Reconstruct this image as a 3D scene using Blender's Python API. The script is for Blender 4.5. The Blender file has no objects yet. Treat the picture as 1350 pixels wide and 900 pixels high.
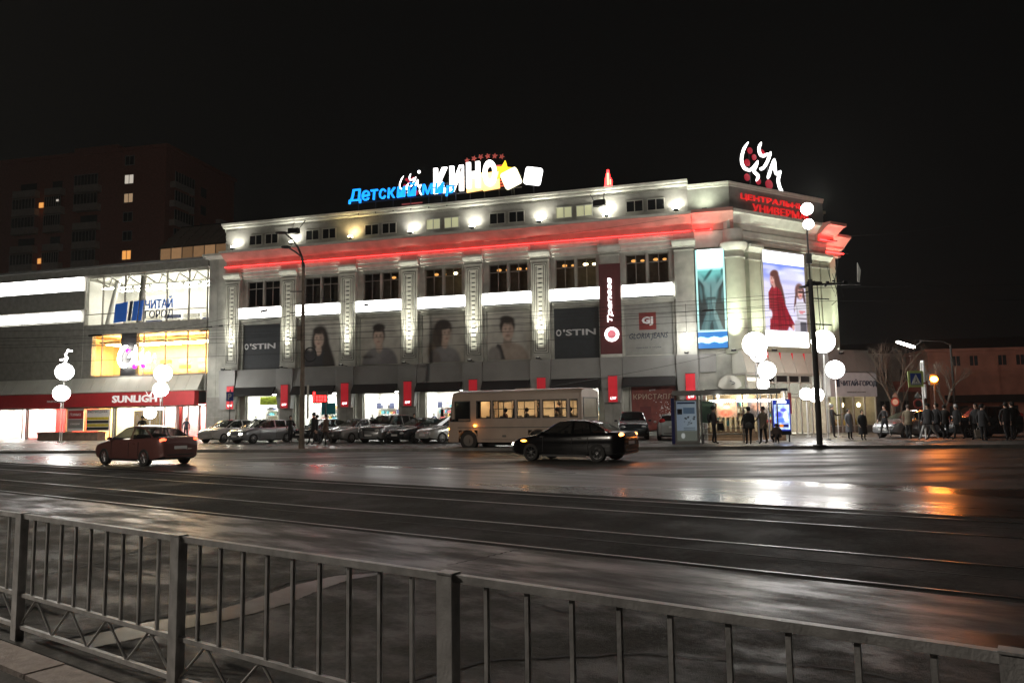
import bpy, bmesh, math, random
import numpy as np
from mathutils import Vector, Matrix
random.seed(7)
SC = bpy.context.scene
COL = SC.collection
R = math.radians
# ---------------------------------------------------------------- camera, night sky, exposure
cd = bpy.data.cameras.new('camera'); cam = bpy.data.objects.new('camera', cd); COL.objects.link(cam)
cd.sensor_width = 36.0; cd.lens = 1000 / 1350 * 36; cd.clip_start = .05; cd.clip_end = 1500
_p = math.atan(.097); _r = R(.8)
_F = Vector((0, math.cos(_p), math.sin(_p))); _U = Vector((0, -math.sin(_p), math.cos(_p))); _X = Vector((1, 0, 0))
_X2 = _X * math.cos(_r) - _U * math.sin(_r); _U2 = _U * math.cos(_r) + _X * math.sin(_r)
cam.matrix_world = Matrix(((_X2.x, _U2.x, -_F.x, 0), (_X2.y, _U2.y, -_F.y, 0), (_X2.z, _U2.z, -_F.z, 1.65), (0, 0, 0, 1)))
SC.camera = cam
W = bpy.data.worlds.new('World'); SC.world = W; W.use_nodes = True
_b = W.node_tree.nodes['Background']; _b.inputs[0].default_value = (1.0, .985, .93, 1); _b.inputs[1].default_value = .0024
SC.view_settings.view_transform = 'Standard'; SC.view_settings.look = 'None'; SC.view_settings.gamma = 1
SC.view_settings.exposure = 0
SC.render.engine = 'CYCLES'
SC.cycles.use_denoising = True; SC.cycles.max_bounces = 7; SC.cycles.transparent_max_bounces = 12
SC.cycles.sample_clamp_indirect = 4; SC.cycles.caustics_reflective = False; SC.cycles.caustics_refractive = False

# ---------------------------------------------------------------- materials
def mat(name, c, rough=.6, metal=0., emit=None, es=0., var=.12, scale=3., bump=0., bscale=40., spec=.5, coat=0., attr=False, alpha=None):
    m = bpy.data.materials.new(name); m.use_nodes = True
    nt = m.node_tree; N = nt.nodes; L = nt.links; b = N['Principled BSDF']
    b.inputs['Roughness'].default_value = rough; b.inputs['Metallic'].default_value = metal
    b.inputs['Specular IOR Level'].default_value = spec; b.inputs['Coat Weight'].default_value = coat
    c4 = (*c, 1)
    tc = N.new('ShaderNodeTexCoord')
    if attr:
        a = N.new('ShaderNodeAttribute'); a.attribute_name = 'Col'
        if es:
            L.new(a.outputs['Color'], b.inputs['Emission Color']); b.inputs['Emission Strength'].default_value = es
            b.inputs['Base Color'].default_value = (.02, .02, .02, 1)
        else: L.new(a.outputs['Color'], b.inputs['Base Color'])
        return m
    if var > 0:
        n = N.new('ShaderNodeTexNoise'); n.inputs['Scale'].default_value = scale; n.inputs['Detail'].default_value = 5
        L.new(tc.outputs['Object'], n.inputs['Vector'])
        mx = N.new('ShaderNodeMix'); mx.data_type = 'RGBA'
        mx.inputs[6].default_value = tuple(max(0, v * (1 - var)) for v in c) + (1,)
        mx.inputs[7].default_value = tuple(min(1, v * (1 + var)) for v in c) + (1,)
        mr = N.new('ShaderNodeMapRange'); mr.inputs[1].default_value = .3; mr.inputs[2].default_value = .7
        L.new(n.outputs['Fac'], mr.inputs[0]); L.new(mr.outputs[0], mx.inputs[0]); L.new(mx.outputs[2], b.inputs['Base Color'])
    else: b.inputs['Base Color'].default_value = c4
    if bump > 0:
        n2 = N.new('ShaderNodeTexNoise'); n2.inputs['Scale'].default_value = bscale; n2.inputs['Detail'].default_value = 3
        L.new(tc.outputs['Object'], n2.inputs['Vector'])
        bp = N.new('ShaderNodeBump'); bp.inputs['Strength'].default_value = bump; bp.inputs['Distance'].default_value = .02
        L.new(n2.outputs['Fac'], bp.inputs['Height']); L.new(bp.outputs[0], b.inputs['Normal'])
    if emit is not None:
        b.inputs['Emission Color'].default_value = (*emit, 1); b.inputs['Emission Strength'].default_value = es
    if alpha is not None:
        t = N.new('ShaderNodeBsdfTransparent'); t.inputs[0].default_value = (*alpha[0], 1)
        mxs = N.new('ShaderNodeMixShader'); mxs.inputs[0].default_value = alpha[1]
        L.new(t.outputs[0], mxs.inputs[1]); L.new(b.outputs[0], mxs.inputs[2]); L.new(mxs.outputs[0], N['Material Output'].inputs[0])
    return m
def glow(name, c, s): return mat(name, c, .6, emit=c, es=s, var=0)
M = {}
M['wall'] = mat('plaster_wall', (.42, .42, .375), .75, var=.32, scale=.9, bump=.25, bscale=25)
M['trim'] = mat('plaster_trim', (.60, .60, .54), .7, var=.12, scale=2)
M['attic'] = mat('attic_plaster', (.30, .295, .27), .8, var=.25, scale=1.1, bump=.2, bscale=18)
M['frieze'] = mat('frieze_paint', (.52, .25, .21), .7, var=.15, scale=1.5)  # red neon glow put into the colour of the plaster
M['green'] = mat('pale_green_plaster', (.46, .48, .38), .75, var=.12, scale=1.4, bump=.2, bscale=20)
M['clad'] = mat('grey_cladding', (.26, .26, .25), .5, metal=.2, var=.12, scale=.8)
M['cladl'] = mat('pale_cladding', (.60, .60, .53), .4, var=.1, scale=.8)
M['stone'] = mat('grey_stone_slab', (.24, .235, .21), .6, var=.2, scale=2.5)
M['joint'] = mat('dark_joint', (.03, .03, .03), .8, var=0)
M['awning'] = mat('black_awning', (.018, .018, .018), .8, var=.1)
M['frame'] = mat('brown_window_frame', (.26, .24, .21), .6, var=.1)
M['framel'] = mat('pale_window_frame', (.45, .44, .40), .6, var=.1)
M['dark'] = mat('dark_metal', (.03, .03, .032), .5, metal=.3, var=.2)
M['black'] = mat('black_plastic', (.012, .012, .013), .45, var=0)
M['steel'] = mat('galvanised_steel', (.30, .30, .30), .38, metal=.8, var=.15, scale=8)
M['room'] = mat('dark_room', (.20, .17, .13), .9, var=.2)
M['roomw'] = mat('white_room', (.8, .79, .75), .8, var=.05)
M['roomo'] = mat('ochre_room', (.82, .66, .38), .8, var=.08)
M['roomr'] = mat('red_room', (.60, .05, .04), .7, var=.1)
M['glass'] = mat('clear_glass', (.02, .02, .02), .04, var=0, alpha=((.95, .96, .95), .16))
M['dglass'] = mat('dark_glass', (.018, .02, .022), .06, var=0)
M['tint'] = mat('tinted_glass', (.01, .011, .012), .05, var=0, alpha=((.5, .52, .52), .55))
M['lit'] = glow('lit_blind', (.62, .62, .38), .5)
M['litw'] = glow('lit_window_warm', (1., .62, .3), 1.0)
M['lito'] = glow('lit_window_orange', (1., .42, .1), .9)
M['litd'] = glow('lit_window_dim', (.55, .42, .25), .35)
M['box'] = glow('white_light_box', (1., .99, .95), 6.5)
M['lamp'] = glow('globe_light', (1., .98, .93), 20.)
M['lens'] = glow('floodlight_lens', (1., .97, .82), 30.)
M['lensw'] = glow('warm_floodlight_lens', (1., .82, .42), 22.)
M['tube'] = glow('fluorescent_tube', (1., .97, .88), 34.)
M['hall'] = glow('hall_strip_light', (1., .96, .84), 95.)
M['dimlens'] = glow('dim_lens', (1., .97, .84), 1.5)
M['tubew'] = glow('warm_ceiling_light', (1., .78, .42), 14.)
M['ceil'] = glow('shop_ceiling_light', (1., .99, .95), 32.)
M['ceilw'] = glow('warm_shop_ceiling_light', (1., .76, .36), 75.)
M['orange_in'] = glow('orange_lamp_glow', (1., .45, .12), 1.6)
M['neon'] = glow('red_neon', (1., .02, .02), 12.)
M['redtext'] = glow('red_lit_letters', (.9, .03, .03), .6)
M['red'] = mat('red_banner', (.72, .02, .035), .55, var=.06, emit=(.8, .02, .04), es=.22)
M['redfascia'] = mat('red_fascia', (.42, .02, .025), .5, var=.08)
M['darkred'] = mat('dark_red_panel', (.10, .012, .015), .5, var=.1)
M['whitetext'] = glow('white_lit_letters', (1, .98, .98), 3.0)
M['dimtext'] = mat('white_letters', (.7, .7, .7), .5, var=0)
M['bluetext'] = glow('blue_lit_letters', (.01, .30, 1.), 1.7)
M['kino'] = glow('cinema_letters', (1, .97, .93), 3.)
M['orange'] = glow('orange_glow_letters', (1, .55, .18), 2.)
M['yellow'] = glow('yellow_star', (1, .72, .03), 1.6)
M['pink'] = mat('dull_red_sign', (.5, .10, .08), .5, var=.1, emit=(.6, .12, .10), es=.25)
M['bluesign'] = mat('blue_letters', (.02, .10, .42), .5, var=.05, emit=(.02, .12, .5), es=.2)
M['navy'] = mat('navy_letters', (.02, .03, .06), .5, var=.05)
M['magenta'] = glow('magenta_dots', (.8, .02, .8), 1.5)
M['print'] = mat('poster_print', (1, 1, 1), .55, attr=True)
M['screen'] = mat('lit_screen', (1, 1, 1), .5, attr=True, es=1.15)
M['screenb'] = mat('bright_screen', (1, 1, 1), .5, attr=True, es=1.3)
M['brick'] = mat('dark_brick', (.42, .18, .14), .85, var=.18, scale=3, bump=.4, bscale=30)
M['balc'] = mat('balcony_panel', (.50, .46, .42), .7, var=.15)
M['roofglass'] = mat('greenhouse_glass', (.20, .16, .13), .45, var=.2)
M['pinkwall'] = mat('pink_stucco', (.50, .22, .16), .8, var=.18, scale=1)  # pink wall with the beacon's amber glow mixed into its colour
M['greywall'] = mat('grey_stucco', (.30, .29, .26), .85, var=.25, scale=1)
M['roofm'] = mat('dark_roofing', (.03, .03, .03), .8, var=.2)
M['concrete'] = mat('concrete', (.28, .27, .25), .8, var=.2, bump=.3)
M['granite'] = mat('granite_kerb', (.30, .26, .24), .6, var=.25, scale=14, bump=.4, bscale=60)
M['rail'] = mat('tram_rail_steel', (.22, .22, .22), .34, metal=1, var=.15, scale=2)
M['fence'] = mat('grey_painted_fence', (.50, .50, .50), .38, metal=.0, var=.3, scale=9, bump=.12, bscale=90)
M['pole'] = mat('dark_painted_pole', (.035, .034, .032), .6, var=.3, scale=3)
M['polew'] = mat('white_pole', (.7, .7, .68), .4, var=.1)
M['poleb'] = mat('rusty_grey_pole', (.13, .10, .075), .6, var=.35, scale=3, bump=.3)
M['wire'] = mat('black_wire', (.012, .012, .012), .6, var=0)
M['bark'] = mat('bare_bark', (.20, .18, .15), .85, var=.3, scale=9, bump=.5)
M['tyre'] = mat('tyre_rubber', (.012, .012, .012), .75, var=.2)
M['rim'] = mat('alloy_rim', (.35, .35, .36), .3, metal=.9, var=.1)
M['chrome'] = mat('chrome', (.6, .6, .6), .12, metal=1, var=0)
M['amber'] = glow('amber_lamp', (1., .36, .04), 16.)
M['amberhi'] = glow('amber_beacon', (1., .28, .02), 60.)
M['headon'] = glow('headlamp_on', (1., .93, .75), 22.)
M['headoff'] = mat('headlamp_off', (.5, .5, .5), .1, var=0)
M['tailon'] = glow('tail_lamp_on', (1., .10, .04), 5.)
M['tailor'] = glow('tail_lamp_orange', (1., .28, .06), 12.)
M['tailoff'] = mat('tail_lamp_off', (.25, .01, .01), .15, var=0)
M['plate'] = mat('number_plate', (.6, .6, .6), .5, var=0)
M['skin'] = mat('skin', (.45, .28, .21), .6, var=.05)
M['hair'] = mat('dark_hair', (.02, .015, .012), .7, var=.2)

# ---------------------------------------------------------------- mesh helpers
class MB:
    def __init__(s): s.v = []; s.f = []; s.m = []
    def add(s, vs, fs, mi=0):
        o = len(s.v); s.v += [tuple(v) for v in vs]
        for f in fs: s.f.append(tuple(i + o for i in f)); s.m.append(mi)
        return s
    def box(s, x0, x1, y0, y1, z0, z1, mi=0):
        return s.add([(x0, y0, z0), (x1, y0, z0), (x1, y1, z0), (x0, y1, z0), (x0, y0, z1), (x1, y0, z1), (x1, y1, z1), (x0, y1, z1)],
                     [(0, 3, 2, 1), (4, 5, 6, 7), (0, 1, 5, 4), (1, 2, 6, 5), (2, 3, 7, 6), (3, 0, 4, 7)], mi)
    def prof(s, pts, x0, x1, mi=0):            # pts (y,z) profile polygon extruded along x
        n = len(pts)
        return s.add([(x0, y, z) for y, z in pts] + [(x1, y, z) for y, z in pts],
                     [tuple(range(n - 1, -1, -1)), tuple(range(n, 2 * n))] + [(i, (i + 1) % n, n + (i + 1) % n, n + i) for i in range(n)], mi)
    def slab(s, pts, y0, y1, mi=0):            # pts (x,z) polygon with thickness in y
        n = len(pts)
        return s.add([(x, y0, z) for x, z in pts] + [(x, y1, z) for x, z in pts],
                     [tuple(range(n)), tuple(range(2 * n - 1, n - 1, -1))] + [(i, n + i, n + (i + 1) % n, (i + 1) % n) for i in range(n)], mi)
    def tube(s, P, r, n=8, mi=0, cap=True):
        P = [Vector(p) for p in P]; rs = r if isinstance(r, (list, tuple)) else [r] * len(P)
        rings = []; o = len(s.v)
        for i, p in enumerate(P):
            d = (P[min(i + 1, len(P) - 1)] - P[max(i - 1, 0)])
            if d.length < 1e-9: d = Vector((0, 0, 1))
            d.normalize(); a = Vector((0, 0, 1)) if abs(d.z) < .9 else Vector((1, 0, 0))
            u = d.cross(a).normalized(); w = d.cross(u)
            for k in range(n):
                t = 2 * math.pi * k / n; s.v.append(tuple(p + (u * math.cos(t) + w * math.sin(t)) * rs[i]))
        for i in range(len(P) - 1):
            for k in range(n):
                a0 = o + i * n + k; a1 = o + i * n + (k + 1) % n
                s.f.append((a0, a1, a1 + n, a0 + n)); s.m.append(mi)
        if cap:
            s.f.append(tuple(o + k for k in range(n - 1, -1, -1))); s.m.append(mi)
            s.f.append(tuple(o + (len(P) - 1) * n + k for k in range(n))); s.m.append(mi)
        return s
    def ball(s, c, r, n=16, m=10, mi=0, sc=(1, 1, 1)):
        o = len(s.v); s.v.append((c[0], c[1], c[2] - r * sc[2]))
        for i in range(1, m):
            t = math.pi * i / m
            for k in range(n):
                p = 2 * math.pi * k / n
                s.v.append((c[0] + r * sc[0] * math.sin(t) * math.cos(p), c[1] + r * sc[1] * math.sin(t) * math.sin(p), c[2] - r * sc[2] * math.cos(t)))
        s.v.append((c[0], c[1], c[2] + r * sc[2])); e = len(s.v) - 1
        for k in range(n):
            s.f.append((o, o + 1 + (k + 1) % n, o + 1 + k)); s.m.append(mi)
            s.f.append((e, e - n + k, e - n + (k + 1) % n)); s.m.append(mi)
        for i in range(m - 2):
            for k in range(n):
                a = o + 1 + i * n + k; b = o + 1 + i * n + (k + 1) % n
                s.f.append((a, b, b + n, a + n)); s.m.append(mi)
        return s
    def build(s, name, mats, parent=None, loc=(0, 0, 0), rz=0, smooth=None):
        me = bpy.data.meshes.new(name); me.from_pydata(s.v, [], s.f)
        for m in (mats if isinstance(mats, (list, tuple)) else [mats]): me.materials.append(M[m] if isinstance(m, str) else m)
        if any(s.m): me.polygons.foreach_set('material_index', s.m)
        me.validate(); me.update()
        if smooth is not None:
            me.polygons.foreach_set('use_smooth', [True] * len(me.polygons)); me.set_sharp_from_angle(angle=R(smooth))
        return link(name, me, parent, loc, rz)
def link(name, me, parent=None, loc=(0, 0, 0), rz=0):
    o = bpy.data.objects.new(name, me); COL.objects.link(o); o.location = loc; o.rotation_euler = (0, 0, rz)
    if parent: o.parent = parent
    return o
def tag(o, label, cat, group=None):
    o['label'] = label; o['category'] = cat
    if group: o['group'] = group
    return o
def struct(o): o['kind'] = 'structure'; return o
def thing(name, label, cat, loc=(0, 0, 0), rz=0, group=None):
    return tag(link(name, None, None, loc, rz), label, cat, group)
def bx(name, m, parent, *a, **k): return MB().box(*a).build(name, m, parent, **k)
class Fr:                                       # a wall line on the ground plan: x along it, out = towards the street
    def __init__(s, x, y, deg): s.o = (x, y); s.a = R(deg); s.c = math.cos(s.a); s.s = math.sin(s.a)
    def at(s, x, out=0, z=0): return (s.o[0] + x * s.c + out * s.s, s.o[1] + x * s.s - out * s.c, z)
FA = Fr(14.76, 50, -16.2)     # long street front of the store
FB = Fr(14.76, 50, 29.7)      # chamfered corner front
FT = Fr(0, 0, -35.1)          # tram tracks and railing (distance from the viewer = -out)
def text(name, s, w, h, depth, m, parent=None, loc=(0, 0, 0), rz=0, bold=.0, shear=0, align='l', spacing=1.):
    c = bpy.data.curves.new(name, 'FONT'); c.body = s; c.size = 1; c.extrude = .5; c.offset = bold; c.resolution_u = 2; c.shear = shear
    c.space_character = spacing
    o = bpy.data.objects.new(name, c); COL.objects.link(o); bpy.context.view_layer.update()
    me = bpy.data.meshes.new_from_object(o.evaluated_get(bpy.context.evaluated_depsgraph_get()))
    bpy.data.objects.remove(o); bpy.data.curves.remove(c)
    co = np.zeros(len(me.vertices) * 3); me.vertices.foreach_get('co', co); co = co.reshape(-1, 3)
    mn = co.min(0); mx = co.max(0)
    x = (co[:, 0] - mn[0]) / (mx[0] - mn[0]) * w; z = (co[:, 1] - mn[1]) / (mx[1] - mn[1]) * h; y = -(co[:, 2] + .5) * depth
    if align == 'c': x -= w / 2
    me.vertices.foreach_set('co', np.stack([x, y, z], 1).ravel()); me.name = name; me.update()
    me.materials.clear(); me.materials.append(M[m] if isinstance(m, str) else m)
    return link(name, me, parent, loc, rz)
class Art:                                      # flat print: a fine grid with a colour per point
    def __init__(s, w, h, c):
        s.w = w; s.h = h; s.a = np.ones((h + 1, w + 1, 3)) * np.array(c)
        s.Y, s.X = np.mgrid[0:1:(h + 1) * 1j, 0:1:(w + 1) * 1j]
    def blend(s, mk, c, al=1):
        mk = np.clip(mk, 0, 1)[..., None] * al; s.a = s.a * (1 - mk) + np.array(c) * mk; return s
    def ell(s, cx, cy, rx, ry, c, rot=0, soft=.12, al=1):
        t = R(rot); dx = s.X - cx; dy = s.Y - cy
        u = (dx * math.cos(t) + dy * math.sin(t)) / rx; v = (-dx * math.sin(t) + dy * math.cos(t)) / ry
        return s.blend((1 - np.sqrt(u * u + v * v)) / soft + .5, c, al)
    def rect(s, x0, x1, y0, y1, c, al=1): return s.blend(((s.X >= x0) & (s.X <= x1) & (s.Y >= y0) & (s.Y <= y1)).astype(float), c, al)
    def poly(s, pts, c, al=1):
        ins = np.zeros(s.X.shape, bool); n = len(pts)
        for i in range(n):
            x0, y0 = pts[i]; x1, y1 = pts[(i + 1) % n]
            if y0 == y1: continue
            k = ((s.Y > min(y0, y1)) & (s.Y <= max(y0, y1))) & (s.X < (s.Y - y0) * (x1 - x0) / (y1 - y0) + x0)
            ins ^= k
        return s.blend(ins.astype(float), c, al)
    def noise(s, amt, n=8, seed=1):
        r = np.random.RandomState(seed); g = r.rand(n + 1, n + 1)
        yi = s.Y * (n - 1e-6); xi = s.X * (n - 1e-6); y0 = yi.astype(int); x0 = xi.astype(int); fy = yi - y0; fx = xi - x0
        v = g[y0, x0] * (1 - fy) * (1 - fx) + g[y0 + 1, x0] * fy * (1 - fx) + g[y0, x0 + 1] * (1 - fy) * fx + g[y0 + 1, x0 + 1] * fy * fx
        s.a = np.clip(s.a * (1 + amt * (v[..., None] - .5) * 2), 0, 1); return s
    def blur(s, n=1):
        for _ in range(n):
            p = np.pad(s.a, ((1, 1), (1, 1), (0, 0)), 'edge'); s.a = (p[:-2, 1:-1] + p[2:, 1:-1] + p[1:-1, :-2] + p[1:-1, 2:] + 2 * p[1:-1, 1:-1]) / 6
        return s
    def build(s, name, W_, H_, m, parent=None, loc=(0, 0, 0), rz=0):
        me = bpy.data.meshes.new(name); w1 = s.w + 1
        vs = np.stack([s.X.ravel() * W_, np.zeros(s.X.size), s.Y.ravel() * H_], 1)
        fs = [(j * w1 + i, j * w1 + i + 1, (j + 1) * w1 + i + 1, (j + 1) * w1 + i) for j in range(s.h) for i in range(s.w)]
        me.from_pydata(vs.tolist(), [], fs); me.materials.append(M[m])
        lin = np.where(s.a <= 1, np.power(np.clip(s.a, 0, 1), 2.2), s.a)
        if m == 'print': lin = s.a
        s.a = lin
        ca = me.color_attributes.new('Col', 'FLOAT_COLOR', 'POINT')
        ca.data.foreach_set('color', np.concatenate([s.a.reshape(-1, 3), np.ones((s.X.size, 1))], 1).ravel())
        me.update(); return link(name, me, parent, loc, rz)
def spot(parent, loc, direction, energy, color, size=80, blend=.8, rad=.08):
    l = bpy.data.lights.new('lamp_light', 'SPOT'); l.energy = energy; l.color = color; l.spot_size = R(size); l.spot_blend = blend; l.shadow_soft_size = rad
    o = bpy.data.objects.new('lamp_light', l); COL.objects.link(o); o.parent = parent; o.location = loc
    o.rotation_euler = Vector(direction).to_track_quat('-Z', 'Y').to_euler(); return o
def point(parent, loc, energy, color, rad=.1):
    l = bpy.data.lights.new('lamp_light', 'POINT'); l.energy = energy; l.color = color; l.shadow_soft_size = rad
    o = bpy.data.objects.new('lamp_light', l); COL.objects.link(o); o.parent = parent; o.location = loc; return o
# ---------------------------------------------------------------- ground
def wet(name, c, r0, r1, scale, bump, bscale, lo=.4, hi=.62, stretch=(1, 1, 1), var=.35, spec=.5, rot=0, bdist=.01, vor=0):
    m = bpy.data.materials.new(name); m.use_nodes = True; nt = m.node_tree; N = nt.nodes; L = nt.links; b = N['Principled BSDF']
    tc = N.new('ShaderNodeTexCoord'); mp = N.new('ShaderNodeMapping'); mp.inputs['Scale'].default_value = stretch; mp.inputs['Rotation'].default_value = (0, 0, rot)
    L.new(tc.outputs['Object'], mp.inputs['Vector'])
    n = N.new('ShaderNodeTexNoise'); n.inputs['Scale'].default_value = scale; n.inputs['Detail'].default_value = 6; n.inputs['Roughness'].default_value = .6
    L.new(mp.outputs[0], n.inputs['Vector'])
    mr = N.new('ShaderNodeMapRange'); mr.inputs[1].default_value = lo; mr.inputs[2].default_value = hi; mr.inputs[3].default_value = r0; mr.inputs[4].default_value = r1
    L.new(n.outputs['Fac'], mr.inputs[0]); L.new(mr.outputs[0], b.inputs['Roughness'])
    mx = N.new('ShaderNodeMix'); mx.data_type = 'RGBA'
    mx.inputs[6].default_value = tuple(v * (1 - var) for v in c) + (1,); mx.inputs[7].default_value = tuple(v * (1 + var) for v in c) + (1,)
    n3 = N.new('ShaderNodeTexNoise'); n3.inputs['Scale'].default_value = bscale * .35; n3.inputs['Detail'].default_value = 6
    L.new(tc.outputs['Object'], n3.inputs['Vector']); 
    ma = N.new('ShaderNodeMath'); ma.operation = 'ADD'; L.new(n.outputs['Fac'], ma.inputs[0]); L.new(n3.outputs['Fac'], ma.inputs[1])
    m2 = N.new('ShaderNodeMapRange'); m2.inputs[1].default_value = .8; m2.inputs[2].default_value = 1.2; L.new(ma.outputs[0], m2.inputs[0])
    L.new(m2.outputs[0], mx.inputs[0]); L.new(mx.outputs[2], b.inputs['Base Color'])
    n2 = N.new('ShaderNodeTexNoise'); n2.inputs['Scale'].default_value = bscale; n2.inputs['Detail'].default_value = 4; n2.inputs['Roughness'].default_value = .65
    L.new(tc.outputs['Object'], n2.inputs['Vector'])
    # the rough dry patches stand proud, the smooth ones lie under a film of water
    mb = N.new('ShaderNodeMath'); mb.operation = 'MULTIPLY'
    m4 = N.new('ShaderNodeMapRange'); m4.inputs[1].default_value = lo; m4.inputs[2].default_value = hi; m4.inputs[3].default_value = .35; m4.inputs[4].default_value = 1
    L.new(n.outputs['Fac'], m4.inputs[0]); L.new(n2.outputs['Fac'], mb.inputs[0]); L.new(m4.outputs[0], mb.inputs[1])
    bp = N.new('ShaderNodeBump'); bp.inputs['Strength'].default_value = bump; bp.inputs['Distance'].default_value = bdist
    L.new(mb.outputs[0], bp.inputs['Height']); L.new(bp.outputs[0], b.inputs['Normal'])
    b.inputs['Specular IOR Level'].default_value = spec
    return m
M['road'] = wet('damp_asphalt', (.025, .027, .024), .38, .66, .3, .5, 60, stretch=(.6, 2.2, 1), rot=R(-12), bdist=.008, spec=.36)
M['bed'] = wet('rough_track_asphalt', (.019, .019, .017), .64, .95, .5, 1., 34, bdist=.05, spec=.2, var=.5)
M['near'] = wet('worn_wet_asphalt', (.023, .022, .019), .42, .85, 1.3, 1., 85, lo=.40, hi=.62, spec=.32, var=.65, stretch=(1, 1.5, 1), rot=R(35), bdist=.018)
M['roadwet'] = wet('wet_asphalt_lane', (.022, .024, .022), .22, .46, .16, .25, 60, stretch=(.5, 2.4, 1), rot=R(35), bdist=.006, spec=.42)
M['gutter'] = wet('wet_gutter_asphalt', (.022, .022, .020), .28, .60, 1.2, .7, 70, stretch=(.6, 2, 1), rot=R(35), bdist=.01, spec=.34)
M['puddle'] = wet('water_film', (.040, .036, .026), .26, .46, .5, .12, 30, bdist=.004)
M['crack'] = mat('wet_crack', (.008, .008, .008), .7, var=0)
M['walk'] = wet('wet_paving', (.10, .098, .092), .25, .5, .5, .3, 30, bdist=.01)
M['kerb'] = mat('kerb_stone', (.16, .155, .145), .55, var=.25, scale=3, bump=.3)
struct(bx('road', 'road', None, -190, 190, -40, 240, -1, 0))
rt = R(-35.1)
def band(name, m, x0, x1, d0, d1, z0, z1, seg, jit0=.0, jit1=.0, seed=1, parent=None):
    r = random.Random(seed); b = MB(); n = seg
    def walk(j):
        o = []; v = 0
        for i in range(n + 1): v = v * .8 + r.uniform(-j, j); o.append(v)
        return o
    a = walk(jit0); c = walk(jit1); vs = []
    for i in range(n + 1):
        x = x0 + (x1 - x0) * i / n
        vs += [(x, d0 + a[i], z1), (x, d1 + c[i], z1), (x, d0 + a[i], z0), (x, d1 + c[i], z0)]
    fs = []
    for i in range(n):
        k = 4 * i; fs += [(k, k + 4, k + 5, k + 1), (k, k + 2, k + 6, k + 4), (k + 1, k + 5, k + 7, k + 3)]
    b.add(vs, fs); return struct(b.build(name, m, parent, rz=rt)) if not parent else b.build(name, m, parent)
bed = band('tram_track_bed', 'bed', -120, 90, 7.85, 13.75, -.2, .006, 900, .035, .03, 3)
for dd in (8.05, 9.574, 11.72, 13.244):
    MB().box(-120, 90, dd - .022, dd + .022, -.05, .014).build('tram_rail', 'rail', bed)
    MB().box(-120, 90, dd + .024, dd + .06, -.05, .0075).build('rail_groove', 'crack', bed)
for dd in (8.9, 12.6):
    band('tar_seam', 'crack', -120, 90, dd, dd + .05, 0, .009, 500, .02, .02, 9, bed)
near = band('near_pavement', 'near', -120, 60, 2.62, 7.85, -.2, .012, 400, 0, .03, 5)
band('wet_gutter', 'gutter', -120, 60, 6.0, 7.83, 0, .016, 700, .035, .0, 21, near)
band('wet_lane', 'roadwet', -120, 110, 13.78, 18.6, -.2, .005, 900, .03, .16, 31)
# worn joints and wet streaks of the near pavement (track frame, metres)
def streak(name, pts, w, m, z, seed, jit=.02, seg=14):
    r = random.Random(seed); P = []
    for (a, b) in zip(pts, pts[1:]):
        for i in range(seg): t = i / seg; P.append((a[0] + (b[0] - a[0]) * t, a[1] + (b[1] - a[1]) * t, a[2] + (b[2] - a[2]) * t if len(a) > 2 else w))
    P.append(pts[-1] if len(pts[-1]) > 2 else (*pts[-1], w)); vs = []
    for i, p in enumerate(P):
        q = P[min(i + 1, len(P) - 1)]; o = P[max(i - 1, 0)]; dx = q[0] - o[0]; dy = q[1] - o[1]; l = math.hypot(dx, dy) or 1
        j = r.uniform(-jit, jit); ww = p[2] * r.uniform(1 - min(.25, jit * 9), 1 + min(.25, jit * 9)) / 2
        vs += [(p[0] - dy / l * (ww + j), p[1] + dx / l * (ww + j), z), (p[0] + dy / l * (ww - j), p[1] - dx / l * (ww - j), z)]
    b = MB(); b.add(vs, [(2 * i, 2 * i + 1, 2 * i + 3, 2 * i + 2) for i in range(len(P) - 1)])
    return b.build(name, m, near)
streak('crack', [(-8.9, 3.7, .05), (-8.97, 4.11, .06), (-9.11, 4.58, .05), (-9.45, 5.16, .06), (-9.8, 5.6, .04), (-9.85, 6.1, .03)], .05, 'crack', .017, 1)
streak('crack', [(-9.9, 4.40, .03), (-8.64, 4.51, .04), (-7.61, 4.53, .02)], .03, 'crack', .017, 2)
streak('crack', [(-6.25, 2.9, .10), (-6.22, 3.37, .09), (-6.16, 3.87, .06), (-6.10, 4.3, .04), (-6.33, 5.06, .04), (-6.26, 5.49, .03), (-6.03, 5.8, .03), (-5.84, 6.06, .02)], .05, 'crack', .019, 3)
streak('water_streak', [(-5.95, 2.9, .34), (-5.92, 3.4, .42), (-5.78, 3.95, .36), (-5.83, 4.45, .40), (-6.0, 5.0, .38), (-6.05, 5.5, .26), (-5.8, 5.95, .06)], .3, 'puddle', .016, 4, .004, 24)
streak('crack', [(-5.84, 6.06, .02), (-4.75, 5.76, .03), (-4.35, 5.82, .02), (-3.2, 5.5, .02)], .03, 'crack', .017, 5)
streak('crack', [(-5.53, 6.58, .02), (-5.45, 7.3, .03), (-5.41, 7.83, .02)], .02, 'crack', .017, 6)
streak('crack', [(-8.25, 5.05, .02), (-8.0, 5.16, .16), (-7.7, 5.2, .12), (-7.5, 5.2, .02)], .1, 'crack', .017, 7)
streak('crack', [(-3.6, 3.0, .03), (-3.2, 4.2, .04), (-2.4, 4.9, .03), (-1.2, 5.3, .03), (.4, 5.2, .03)], .03, 'crack', .017, 8)
streak('crack', [(-2.9, 3.4, .03), (-1.6, 3.6, .05), (-.3, 3.3, .03)], .03, 'crack', .017, 9)
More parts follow.
